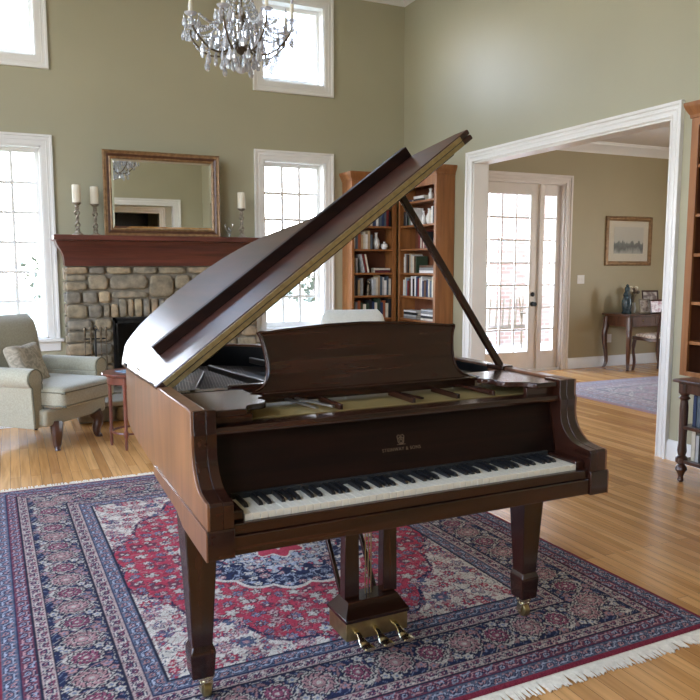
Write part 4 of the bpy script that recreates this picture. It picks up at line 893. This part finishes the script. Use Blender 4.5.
def flat_books(root, where, shelfname, x, z, n, cols, w=.15, L_=.11, y=.04, desc='stack', grp=None):
    zz = z+.0005
    for i in range(n):
        T = rb.uniform(.020,.032); col = cols[i%len(cols)]; ww = w*rb.uniform(.88,1.0)
        m4 = base_matrix(root, x, y, zz+T) @ Matrix.Rotation(R(90),4,'Y')
        pos = 'bottom' if i == 0 else ('top' if i == n-1 else ORD[i]+' up')
        book(m4, T, ww, L_, col, '%s book, %s in flat %s, %s shelf, %s' % (col, pos, desc, shelfname, where), grp or 'flat stacked books in the corner bookcases'); zz += T+.0006
    return zz
def ornament(root, name, x, y, z, prof, m, label, cat='ornament', seg=16):
    mb = MB(); mb.lathe(prof, seg=seg); o = mb.build(name, m); o.matrix_world = base_matrix(root, x, y, z+.0005); tag(o, label, cat); return o
WL = 'left corner bookcase'; WR = 'right corner bookcase'
SN = {8:'topmost',7:'second',6:'third',5:'fourth',4:'fifth',3:'sixth',2:'seventh'}
vase = [(.0,0),(.022,0),(.026,.01),(.034,.05),(.03,.085),(.014,.115),(.012,.14),(.018,.155),(.0,.150)]
shelf_books(bl, WL, SN[8], .04, .50, SH[8], .17, .20)
shelf_books(bl, WL, SN[7], .15, .555, SH[7], .17, .235, ['dark red','navy blue','black','cream','slate blue','maroon','white'], .026, .045)
x_, k_ = shelf_books(bl, WL, SN[6], .035, .30, SH[6], .17, .215, ['cream','tan','slate blue','dark red','white','rust','grey'], .024, .038)
ornament(bl, 'white_vase', .365, .10, SH[6], [(a*1.3,b*1.25) for a,b in vase], M['porcelain'], 'white porcelain vase on the third shelf of the left corner bookcase', 'vase')
ornament(bl, 'white_bowl', .475, .10, SH[6], [(.0,0),(.03,0),(.045,.03),(.04,.06),(.012,.075),(.016,.09),(0,.095)], M['porcelain'], 'small lidded white pot on the third shelf beside the white vase', 'pot')
x_, k_ = shelf_books(bl, WL, SN[5], .035, .11, SH[5], .17, .22, ['cream','tan','grey'], .026, .040)
for i, c in enumerate(('pale grey','dark red','cream')):    # leaning books
    a = R(-12); m4 = base_matrix(bl, .165+.0285*i, .03, SH[5]+.0008) @ Matrix.Rotation(a,4,'Y')
    book(m4, .024, .215, .15, c, '%s book leaning left on the fourth shelf of the left corner bookcase' % c, 'leaning books on the fourth shelf')
flat_books(bl, WL, SN[5], .32, SH[5], 2, ['maroon','cream'], .21)
x_, k_ = shelf_books(bl, WL, SN[4], .035, .20, SH[4], .17, .235, ['grey','white','tan','black','cream'], .026, .040)
t = thing('carved_figurine', 'small brown carved figurine among books on the fifth shelf of the left corner bookcase', 'figurine'); t.matrix_world = base_matrix(bl, .255, .08, SH[4]+.0005)
mb = MB(); mb.lathe([(.035,0),(.035,.015),(.022,.02),(.028,.06),(.020,.10),(.026,.125),(.010,.145)], seg=14); mb.build('body', M['bronze'], t); MB().sphere((0,0,.162), .021, 12, 8).build('head', M['bronze'], t)
shelf_books(bl, WL, SN[4], .30, .555, SH[4], .17, .235, ['tan','cream','grey','brown','pale grey','slate blue','white'], .022, .034, start=k_)
shelf_books(bl, WL, SN[3], .035, .54, SH[3], .17, .225, ['black','rust','cream','navy blue','grey','dark green','brown'], .026, .040)
# right unit
flat_books(br_, WR, SN[8], .06, SH[8], 1, ['navy blue'], .18, desc='pile by inner corner'); flat_books(br_, WR, SN[8], .27, SH[8], 2, ['black','white'], .25, desc='pile in the middle')
for i, x in enumerate((.60,.70)): ornament(br_, 'white_figurine', x, .07+.03*i, SH[8], [(.0,0),(.03,0),(.022,.02),(.028,.06),(.012,.09),(.018,.115-.03*i),(.0,.13-.03*i)], M['porcelain'], ('taller' if i == 0 else 'shorter')+' white figurine on the topmost shelf of the right corner bookcase', 'figurine')
shelf_books(br_, WR, SN[7], .05, .27, SH[7], .15, .21, ['black','dark green','white','grey'])
ornament(br_, 'white_vase', .42, .09, SH[7], vase, M['porcelain'], 'white vase on the second shelf of the right corner bookcase', 'vase'); ornament(br_, 'white_vase', .56, .08, SH[7], [(a*1.15,b*1.1) for a, b in vase], M['porcelain'], 'larger white vase nearest the side panel, second shelf of the right corner bookcase', 'vase')
shelf_books(br_, WR, SN[7], .64, .80, SH[7], .15, .19, ['white','cream','black'], start=12)
shelf_books(br_, WR, SN[6], .40, .62, SH[6], .15, .20, ['white','dark red','black','cream'], .024, .04); ornament(br_, 'red_jar', .73, .09, SH[6], [(.0,0),(.035,0),(.05,.04),(.05,.10),(.03,.14),(.03,.16),(.0,.165)], M['bk_maroon'], 'dark red jar on the third shelf of the right corner bookcase', 'jar')
shelf_books(br_, WR, SN[5], .05, .38, SH[5], .15, .225, ['tan','cream','brown','black','dark green','pale grey'], .026, .040); flat_books(br_, WR, SN[5], .42, SH[5], 3, ['white','grey','brown'], .36, desc='pile')
shelf_books(br_, WR, SN[4], .05, .80, SH[4], .15, .235, ['slate blue','black','white','brown','light blue','cream','navy blue','dark red'], .030, .046)
flat_books(br_, WR, SN[3], .06, SH[3], 4, ['grey','pale grey','black','white'], .33, desc='pile by inner corner'); flat_books(br_, WR, SN[3], .46, SH[3], 5, ['cream','black','white','grey','pale grey'], .33, desc='pile by side panel')

# ------------------------------------------------------------------ right edge: low cabinet with turned posts, hutch bookcase above
t = thing('low_bookcase', 'low dark bookcase with turned posts and open shelves, right edge of photo', 'bookcase', (3.985,2.388,0))
LW_, LD, LH = 1.10, .385, .69      # local x = depth toward the wall, y along the wall
MB().box((-.035,-.03,LH-.022),(LD+.02,LW_+.035,LH)).build('top', M['dkwood'], t, .007)
mb = MB(); mb.box((.0,.03,LH-.09),(.02,LW_-.03,LH-.022)).box((LD-.02,0,.16),(LD,LW_,LH-.022)).box((.02,.0,LH-.09),(LD,.02,LH-.022)).box((.02,LW_-.02,LH-.09),(LD,LW_,LH-.022)); mb.build('apron', M['dkwood'], t, .002)
for z in (.385,.155): MB().box((.0,.01,z-.024),(LD,LW_-.01,z)).build('shelf', M['dkwood'], t, .004)
for x, y in ((.020,.022),(.020,LW_-.022),(LD-.022,.022),(LD-.022,LW_-.022)):
    mb = MB(); mb.lathe([(a_*1.3,b_) for a_, b_ in [(.010,0),(.017,.012),(.012,.035),(.018,.06),(.030,.085),(.026,.105),(.016,.12),(.030,.135),(.030,.165),(.018,.18),(.024,.21),(.020,.26),(.022,.50),(.018,.55),(.030,.565),(.018,.58),(.030,.60),(.030,.668)]], (x,y,0), 18); mb.build('turned_post', M['dkwood'], t)
WLB = 'low dark bookcase'
class _R: pass
def lowbook_row(z, hmax, shelf, cols, y_start, n):
    y = y_start
    for i in range(n):
        T = rb.uniform(.026,.042); H = rb.uniform(.8,1)*hmax; c = cols[i%len(cols)]
        m4 = Matrix.Translation((3.985+.035, 2.388+y, z+.0005)) @ Matrix.Rotation(R(-90),4,'Z')
        book(m4, T, H, .15, c, '%s book, %s from the left on the %s shelf of the %s' % (c, ORD[i], shelf, WLB), 'books on the %s shelf of the low bookcase' % shelf); y -= T+.0015
lowbook_row(.385, .245, 'upper', ['navy blue','slate blue','light blue','white','dark green','black','tan','grey','rust','cream','navy blue','brown','white','black'], 1.02, 14)
lowbook_row(.155, .205, 'lower', ['cream','pale grey','black','maroon','brown','tan','navy blue','grey','dark red','white','dark green','brown','tan','black'], 1.02, 14)
t = thing('hutch_bookcase', 'tall red-brown bookcase standing above the low bookcase at the right edge', 'bookcase', (4.13,3.622,.6925), R(-90))
hw, hd, hh = 1.22, .262, 1.72
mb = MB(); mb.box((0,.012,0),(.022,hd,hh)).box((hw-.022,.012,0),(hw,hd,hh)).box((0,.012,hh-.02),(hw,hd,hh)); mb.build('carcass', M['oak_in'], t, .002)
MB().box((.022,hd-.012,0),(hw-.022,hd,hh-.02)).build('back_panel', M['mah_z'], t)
mb = MB(); mb.box((0,-.008,0),(.055,.012,hh)).box((hw-.055,-.008,0),(hw,.012,hh)).box((.055,-.008,hh-.07),(hw-.055,.012,hh)).box((.055,-.008,0),(hw-.055,.012,.03)); mb.build('face_frame', M['oak'], t, .002)
mb = MB(); crown_ring(mb, [(0,hd,hh-.02,-1,0),(0,-.008,hh-.02,-1,-1),(hw,-.008,hh-.02,1,-1),(hw,hd,hh-.02,1,0)], cpr); mb.build('crown', M['oak'], t, .001, angle=20)
for z in (.235,.50,.82,1.08,1.40): MB().box((.022,.004,z-.022),(hw-.022,hd-.012,z)).build('shelf', M['oak'], t, .002)

# ------------------------------------------------------------------ armchair (faces +y locally)
def arm_scroll(mb, x, s, y0, y1, z0, ztop, rr):
    # profile in x/z, scroll rolls outward (s)
    pts = []
    for i in range(15): a = R(-60+i*(270/14)); pts.append((x+s*(.02+rr*math.cos(a)*1.0), ztop-rr+rr*math.sin(a)))
    poly = [(x+s*.045,z0)]+pts+[(x-s*.055,ztop-rr*1.5),(x-s*.055,z0)]
    if s < 0: poly = poly[::-1]
    mb.prism(poly, y1-y0, 'y', y0)
def cabriole(mb, x, y, h, sx, sy, k=1.0):
    path = smoothpath([(x,y,h),(x+sx*.018*k,y+sy*.018*k,h*.72),(x+sx*.006*k,y+sy*.006*k,h*.35),(x+sx*.010*k,y+sy*.010*k,h*.12),(x+sx*.022*k,y+sy*.022*k,.012),(x+sx*.024*k,y+sy*.024*k,0.0)], 4)
    n = len(path); rad = []
    for i in range(n): f = i/(n-1); rad.append((.040*(1-f)**1.2+.014+.010*max(0,(f-.8)/.2))*k)
    mb.tube(path, rad, 10)
AX, AY, AR = .225, 6.49, R(-133)
t = thing('armchair', 'sage upholstered rolled-arm armchair with dark cabriole legs, beside the left window', 'armchair', (AX,AY,0), AR)
# front at +y
MB().box((-.365,-.36,.20),(.365,.300,.335)).build('seat_base', M['fabric'], t, .025, seg=4)
for s in (-1,1):
    mb = MB(); arm_scroll(mb, s*.375, s, -.34, .235, .195, .655, .078); a = mb.build('arm', M['fabric'], t, .018, seg=4, angle=50)
    mb = MB(); pts = []
    for i in range(15): an = R(-60+i*(270/14)); pts.append((s*.375+s*(.02+.074*math.cos(an)), .245, .655-.078+.074*math.sin(an)))
    pts = [(s*.375+s*.042,.245,.21)]+pts+[(s*.375-s*.050,.245,.53),(s*.375-s*.050,.245,.21)]
    mb.tube(pts, .005, 6); mb.build('arm_piping', M['piping'], a)
mb = MB(); mb.pillow((0,.04,.425), (.665,.80,.185), (.28,.16), 40, 16); cs = mb.build('seat_cushion', M['fabric'], t, angle=80)
def loopz(w, d, z, cy, r=.02):
    return smoothpath([(-w/2+r,cy-d/2,z),(w/2-r,cy-d/2,z),(w/2,cy-d/2+r,z),(w/2,cy+d/2-r,z),(w/2-r,cy+d/2,z),(-w/2+r,cy+d/2,z),(-w/2,cy+d/2-r,z),(-w/2,cy-d/2+r,z)], 3, True)
for z in (.365,.468): p = loopz(.655,.79,z,.04); MB().tube(p+[p[0]], .0055, 6).build('cushion_piping', M['piping'], cs)
mb = MB()   # curved back, leaning
rings = []
for i in range(13):
    f = i/12; z = .22+f*.80; hw_ = .375-.02*math.sin(f*PI)+.0*f; y = -.30-.16*f; th = .085+.02*math.sin(f*PI); 
    if f > .85: q = (f-.85)/.15; th *= math.sqrt(max(.02,1-q*q*.9)); hw_ *= (1-.12*q*q)
    rings.append([(hw_*math.copysign(abs(math.cos(a))**.45, math.cos(a)), y+th*math.copysign(abs(math.sin(a))**.7, math.sin(a)), z) for a in [2*PI*j/28 for j in range(28)]])
mb.loft(rings); mb.build('backrest', M['fabric'], t, angle=80)
for x, y, sx, sy in ((-.235,.285,-1,1),(.235,.285,1,1)):
    mb = MB(); cabriole(mb, x, y, .21, sx, sy, 1.0); mb.build('leg', M['dkwood'], t)
for x in (-.28,.28): MB().tube([(x,-.30,.21),(x,-.33,.10),(x,-.38,0)], [.026,.020,.015], 10).build('leg', M['dkwood'], t)
mb = MB(); mb.T = Matrix.Translation((.11,-.08,.635)) @ Matrix.Rotation(R(12),4,'Z') @ Matrix.Rotation(R(20),4,'X') @ Matrix.Rotation(R(0),4,'Y')
def throw_pillow(mb, w, h, d):
    rings = []
    n = 12
    for j in range(-n, n+1):
        v = j/n; r = []
        for k in range(32):
            a = 2*PI*k/32; ca, sa = math.cos(a), math.sin(a)
            q = 1/max(abs(ca),abs(sa)); rr = q*(.90+.10*(abs(ca*sa)*2)); s_ = math.sqrt(max(0,1-v*v)) if abs(v) < 1 else 0
            r.append((ca*rr*w/2*(s_**.35 if s_ > 0 else .0), v*d/2*(1), sa*rr*h/2*(s_**.35 if s_ > 0 else 0)))
        rings.append(r)
    mb.loft(rings)
throw_pillow(mb, .37, .35, .15); pl = mb.build('throw_pillow', M['cushion'], None, angle=80); pl.location = (AX,AY,0); pl.rotation_euler = (0,0,AR); tag(pl, 'beige patterned throw pillow propped on the sage armchair', 'pillow')
# second chair behind the piano
t = thing('upholstered_chair', 'pale cream upholstered chair, only its rounded back top showing over the music desk', 'chair', (3.03,6.35,0), R(170))
MB().box((-.31,-.34,.18),(.31,.30,.32)).build('seat_base', M['cream'], t, .03, seg=4)
MB().pillow((0,.02,.39), (.60,.64,.17), (.3,.2), 36, 14).build('seat_cushion', M['cream'], t, angle=80)
mb = MB(); rings = []
for i in range(15):
    f = i/14; z = .22+f*.775; hw_ = .325; y = -.28-.10*f; th = .08
    if f > .82: q = (f-.82)/.18; th *= math.sqrt(max(.02,1-q*q*.95)); hw_ *= (1-.20*q**3)
    rings.append([(hw_*math.copysign(abs(math.cos(a))**.4, math.cos(a)), y-.10*0+th*math.copysign(abs(math.sin(a))**.7, math.sin(a)), z) for a in [2*PI*j/28 for j in range(28)]])
mb.loft(rings); mb.build('backrest', M['cream'], t, angle=80)
for x in (-.27,.27):
    for y in (-.30,.26): MB().loft([[(x-.022,y-.022,.19),(x+.022,y-.022,.19),(x+.022,y+.022,.19),(x-.022,y+.022,.19)],[(x-.014,y-.014,0),(x+.014,y-.014,0),(x+.014,y+.014,0),(x-.014,y+.014,0)]]).build('leg', M['dkwood'], t)
# round side table
TX, TY = .835, 6.02
t = thing('side_table', 'small round cherry side table with ring of stretchers, between armchair and piano', 'side table', (TX,TY,0), R(20))
mb = MB(); mb.lathe([(0,.575),(.205,.575),(.225,.583),(.228,.592),(.222,.600),(.0,.600)], seg=40); mb.build('tabletop', M['redwood'], t, angle=30)
mb = MB(); mb.lathe([(.185,.515),(.185,.575),(.170,.575),(.170,.515),(.185,.515)], seg=36); mb.build('apron', M['redwood'], t, angle=30)
for k in range(4):
    a = R(45+90*k); x, y = .172*math.cos(a), .172*math.sin(a)
    mb = MB(); mb.lathe([(.009,0),(.013,.03),(.011,.09),(.018,.11),(.018,.14),(.012,.16),(.015,.35),(.013,.48),(.019,.50),(.019,.57)], (x,y,0), 12); mb.build('leg', M['redwood'], t)
mb = MB(); ring = [(.155*math.cos(2*PI*i/36), .155*math.sin(2*PI*i/36), .125) for i in range(37)]; mb.tube(ring, .009, 8); mb.build('stretcher_ring', M['redwood'], t)
mb = MB(); mb.box((-.07,-.095,0),(.07,.095,.006)); o = mb.build('magazine', M['bk_light blue'], None); o.location = (TX-.01,TY-.02,.6008); o.rotation_euler = (0,0,R(30)); tag(o, 'pale blue magazine lying on the round side table', 'magazine')
# floor register
t = thing('floor_vent', 'pale metal floor vent in the oak floor behind the armchair', 'vent', (-.10,7.20,.0))
mb = MB(); mb.box((-.19,-.07,0),(.19,-.055,.006)).box((-.19,.055,0),(.19,.07,.006)).box((-.19,-.055,0),(-.175,.055,.006)).box((.175,-.055,0),(.19,.055,.006)); mb.build('frame', M['plate_white'], t)
mb = MB()
for i in range(18): x = -.165+.0194*i; mb.box((x-.004,-.055,0),(x+.004,.055,.005))
mb.box((-.175,-.004,0),(.175,.004,.0055)); mb.build('grille', M['plate_white'], t)

# ------------------------------------------------------------------ foyer furniture
DX0, DX1, DY0, DY1 = 7.60, 8.95, 7.54, 8.03
t = thing('writing_desk', 'walnut writing desk with cabriole legs against the foyer wall', 'desk', (0,0,0))
MB().box((DX0-.03,DY0-.03,.745),(DX1+.03,DY1+.0,.770)).build('desktop', M['walnut'], t, .008)
mb = MB(); mb.box((DX0+.02,DY0+.015,.60),(DX1-.02,DY0+.035,.745)).box((DX0+.02,DY0+.02,.60),(DX0+.04,DY1-.02,.745)).box((DX1-.04,DY0+.02,.60),(DX1-.02,DY1-.02,.745)).box((DX0+.02,DY1-.04,.60),(DX1-.02,DY1-.02,.745)); mb.build('apron', M['walnut'], t, .003)
for i in range(3):
    a = DX0+.07+.42*i; dr = MB().box((a,DY0+.006,.635),(a+.36,DY0+.016,.735)).build('drawer', M['walnut'], t, .003); MB().sphere((a+.18,DY0-.002,.685), .011, 10, 6).build('knob', M['brass'], dr)
def cableg(x, y, sx, sy, h=.72):
    path = smoothpath([(x,y,h),(x+sx*.012,y+sy*.012,h*.80),(x+sx*.030,y+sy*.030,h*.62),(x+sx*.008,y+sy*.008,h*.35),(x-sx*.010,y-sy*.010,h*.14),(x+sx*.012,y+sy*.012,.022),(x+sx*.030,y+sy*.030,0.0)], 5)
    n = len(path); mb = MB(); mb.tube(path, [.034*(1-i/(n-1))**.9+.012+(.010 if i > n-4 else 0) for i in range(n)], 10); return mb.build('leg', M['walnut'], t)
cableg(DX0+.03,DY0+.03,-1,-1); cableg(DX0+.03,DY1-.04,-1,.3); cableg(DX1-.03,DY0+.03,1,-1); cableg(DX1-.03,DY1-.04,1,.3)
# things on the desk
t = thing('ceramic_figure_vase', 'tall blue-green glazed vase on the left end of the writing desk', 'vase', (7.74,7.74,.7705)); t.scale = (1.2,1.2,1.3)
MB().lathe([(.0,0),(.050,0),(.055,.015),(.045,.04),(.060,.09),(.058,.14),(.040,.18),(.048,.20),(.040,.22),(.028,.24),(.034,.265),(.026,.285),(.0,.29)], seg=18).build('body', M['bluevase'], t); MB().sphere((0,0,.298), .018, 10, 7).build('finial', M['bluevase'], t)
t = thing('glass_hurricane', 'pale clear glass lamp chimney behind the blue-green vase on the desk', 'glass', (7.88,7.88,.7705))
MB().lathe([(.045,0),(.05,.01),(.055,.08),(.05,.17),(.035,.22),(.045,.27),(.042,.27),(.032,.22),(.047,.17),(.052,.08),(.047,.012)], seg=18).build('chimney', M['clearglass'], t); MB().lathe([(.0,0),(.028,0),(.028,.16),(0,.16)], seg=14).build('candle', M['candle'], t)
def photo(loc, rz, w, h, mt, label, mm, tilt=R(-12)):
    t = thing('photo_frame', label, 'photo frame', loc, rz, 'framed photographs on the writing desk')
    mb = MB(); mb.T = Matrix.Rotation(tilt,4,'X'); pframe(mb, w, h, [(0,0),(0,.012),(.006,.018),(.018,.012),(.022,.006),(.022,0)]); mb.build('frame', mm, t, angle=30)
    mb = MB(); mb.T = Matrix.Rotation(tilt,4,'X'); mb.box((-w/2+.018,-.005,.018),(w/2-.018,-.001,h-.018)); mb.build('picture', mt, t); mb = MB(); mb.T = Matrix.Rotation(tilt,4,'X'); mb.box((-w/2+.005,0,.005),(w/2-.005,.004,h-.005)); mb.bar((0,.003,h*.8),(0,h*.38,-.0+h*.08),.03,.004); mb.build('stand', M['dkwood'], t)
M['ph1'] = noisy('old_photo_print', (.62,.56,.50), (.20,.15,.14), (14,14,14), .3, 4, lo=.42, hi=.58); M['ph2'] = noisy('wedding_photo_print', (.72,.62,.58), (.42,.20,.20), (18,18,18), .3, 4, lo=.42, hi=.58)
photo((7.985,7.64,.7705), R(-15), .17, .21, M['ph1'], 'silver framed portrait right of the blue-green vase on the desk', M['antique'])
photo((8.13,7.56,.7705), R(-5), .24, .20, M['ph2'], 'wide dark framed family photo at the front of the desk', M['dkwood'])
photo((8.26,7.80,.7705), R(-20), .24, .32, M['ph1'], 'tall dark framed photo at the back of the desk', M['dkwood'])
photo((8.42,7.58,.7705), R(-30), .15, .19, M['ph2'], 'small framed photo toward the right of the desk', M['frame'])
t = thing('dried_flower_bunch', 'bunch of cream and dark dried flowers behind the photo frames', 'flowers', (8.04,7.93,.7705))
MB().lathe([(.0,0),(.04,0),(.05,.06),(.035,.12),(.04,.14),(.03,.14),(.0,.05)], seg=14).build('pot', M['porcelain'], t); mb = MB()
for i in range(14): a = rb.uniform(0,2*PI); r_ = rb.uniform(.03,.08); mb.tube([(0,0,.10),(r_*.4*math.cos(a),r_*.4*math.sin(a),.22),(r_*math.cos(a),r_*math.sin(a),rb.uniform(.27,.36))], .0025, 5)
mb.build('stems', M['bark'], t, kind='stuff')
for i in range(9): a = i*.7; r_ = .03+.035*(i%3)/2; MB().sphere((r_*math.cos(a), r_*math.sin(a), .29+.02*(i%4)), .026, 8, 6).build('bloom', M['candle'] if i%2 else M['bark'], t)
# chair at the desk, faces +y
t = thing('desk_chair', 'dark wooden side chair with floral seat pulled up to the writing desk', 'chair', (7.96,7.37,0), R(-4))
MB().prism([(-.21,-.20),(.21,-.20),(.25,.22),(-.25,.22)], .05, 'z', .425).build('seat_frame', M['dkwood'], t, .006)
MB().pillow((0,.01,.485), (.46,.42,.075), (.5,.3), 28, 10).build('seat', M['seatcloth'], t, angle=80)
for x in (-.22,.22): MB().tube(smoothpath([(x,.19,.45),(x*1.06,.205,.30),(x*.98,.195,.12),(x*1.02,.21,0)], 4), [.026]*4+[.02]*9, 8).build('leg', M['dkwood'], t)
for s in (-1,1): MB().tube(smoothpath([(s*.20,-.30,0),(s*.20,-.22,.22),(s*.20,-.20,.45),(s*.205,-.23,.70),(s*.19,-.30,.98)], 4), [.017]*17, 8).build('leg', M['dkwood'], t)
mb = MB(); mb.tube(smoothpath([(-.20,-.30,.97),(-.10,-.315,1.00),(0,-.32,1.01),(.10,-.315,1.00),(.20,-.30,.97)],4), .02, 8); mb.prism([(-.045,.46),(.045,.46),(.03,.60),(.07,.80),(.05,.98),(-.05,.98),(-.07,.80),(-.03,.60)], .012, 'y', -.27); mb.build('backrest', M['dkwood'], t)
# framed landscape
t = thing('framed_landscape', 'gold framed landscape print on the foyer wall above the desk', 'picture', (8.055,YB-.001,1.435)); fw_, fh_ = .86, .69
pf = [(0,0),(0,.022),(.010,.034),(.022,.026),(.040,.030),(.050,.020),(.062,.012),(.062,0)]
mb = MB(); pframe(mb, fw_, fh_, pf); mb.build('frame', M['frame'], t, angle=30)
MB().box((-fw_/2+.05,-.010,.05),(fw_/2-.05,-.0,fh_-.05)).build('mat_board', M['paper'], t)
def landscape_mat():
    m = mat('landscape_print', (.5,.5,.45), .6); tc = N(m,'ShaderNodeTexCoord'); sp = N(m,'ShaderNodeSeparateXYZ'); L(m,tc.outputs['Generated'],sp.inputs[0])
    n = N(m,'ShaderNodeTexNoise',Scale=6.0,Detail=8.0); L(m,tc.outputs['Generated'],n.inputs['Vector'])
    mp = N(m,'ShaderNodeMapping'); mp.inputs['Scale'].default_value = (9,1,2.5); L(m,tc.outputs['Generated'],mp.inputs['Vector']); n2 = N(m,'ShaderNodeTexNoise',Scale=1.0,Detail=6.0); L(m,mp.outputs[0],n2.inputs['Vector'])
    ma = N(m,'ShaderNodeMath',operation='MULTIPLY_ADD'); L(m,n2.outputs['Fac'],ma.inputs[0]); ma.inputs[1].default_value = .55; L(m,sp.outputs['Z'],ma.inputs[2])
    r = ramp(m,[(.30,(.40,.40,.36)),(.42,(.22,.23,.22)),(.50,(.12,.13,.13)),(.66,(.17,.19,.18)),(.72,(.52,.52,.46)),(1.0,(.56,.54,.47))]); L(m,ma.outputs[0],r.inputs['Fac']); L(m,r.outputs['Color'],bsdf(m).inputs['Base Color']); return m
MB().box((-.275,-.013,.17),(.275,-.0095,fh_-.145)).build('landscape_print', landscape_mat(), t)
MB().box((-fw_/2+.055,-.016,.055),(fw_/2-.055,-.014,fh_-.055)).build('picture_glass', M['pictureglass'], t)
t = thing('light_switch', 'white double light switch plate right of the entry door', 'light switch', (7.21,YB-.001,1.243)); MB().box((-.062,-.006,-.060),(.062,0,.060)).build('plate', M['plate_white'], t, .003)
for x in (-.025,.025): MB().box((x-.010,-.011,-.022),(x+.010,-.006,.022)).build('toggle', M['plate_white'], t, .002)
t = thing('wall_outlet', 'white outlet plate low on the foyer wall under the desk', 'outlet', (7.77,YB-.001,.40)); MB().box((-.038,-.006,-.060),(.038,0,.060)).build('plate', M['plate_white'], t, .003)
for z in (-.022,.022): MB().box((-.015,-.009,z-.014),(.015,-.006,z+.014)).build('socket', M['plate_white'], t, .002)

# ------------------------------------------------------------------ light and camera
w = bpy.data.worlds.new('sky'); bpy.context.scene.world = w; w.use_nodes = True
nt = w.node_tree; bg = nt.nodes['Background']
tc = nt.nodes.new('ShaderNodeTexCoord'); sp = nt.nodes.new('ShaderNodeSeparateXYZ'); nt.links.new(tc.outputs['Generated'], sp.inputs[0])
cr = nt.nodes.new('ShaderNodeValToRGB'); cr.color_ramp.elements[0].position = .0; cr.color_ramp.elements[0].color = (1,.95,.87,1); cr.color_ramp.elements[1].position = .42; cr.color_ramp.elements[1].color = (.58,.73,1,1)
nt.links.new(sp.outputs['Z'], cr.inputs[0]); nt.links.new(cr.outputs[0], bg.inputs['Color']); bg.inputs['Strength'].default_value = SKY
def portal(loc, rot, sx, sy):
    l = bpy.data.lights.new('daylight_portal','AREA'); l.shape = 'RECTANGLE'; l.size = sx; l.size_y = sy; l.cycles.is_portal = True
    o = bpy.data.objects.new('daylight_portal', l); COL.objects.link(o); o.location = loc; o.rotation_euler = rot
for x0, x1, z0, z1, y in ((w1x[0],w1x[1],.7,2.61,YB),(w2x[0],w2x[1],.7,2.61,YB),(w1x[0],w1x[1],3.45,4.33,YB),(w2x[0],w2x[1],3.45,4.33,YB),(FDX[0],FDX[1],0,2.54,YB)):
    portal(((x0+x1)/2, y+TW+.01, (z0+z1)/2), (R(-90),0,0), x1-x0, z1-z0)
for ya, yb, za, zb in LW: portal((XL-.23,(ya+yb)/2,(za+zb)/2), (0,R(-90),0), zb-za, yb-ya)
portal((FX1+.24,4.0,1.55), (0,R(90),0), 1.7, 2.0)
cam = bpy.data.cameras.new('camera'); co = bpy.data.objects.new('camera', cam); COL.objects.link(co)
cam.sensor_width = 36; cam.sensor_fit = 'HORIZONTAL'; cam.lens = 36*740.8/700; cam.clip_start = .05; cam.clip_end = 300
co.location = (0,0,1.43); co.rotation_euler = (R(90)-.1130, 0, -.4280)
sc = bpy.context.scene; sc.camera = co
sc.view_settings.view_transform = 'Standard'; sc.view_settings.look = 'None'; sc.view_settings.gamma = 1; sc.view_settings.exposure = EXPO; sc.view_settings.use_curve_mapping = False
sc.cycles.max_bounces = 10; sc.cycles.diffuse_bounces = 6; sc.cycles.glossy_bounces = 5; sc.cycles.transparent_max_bounces = 24; sc.cycles.caustics_reflective = False; sc.cycles.caustics_refractive = False
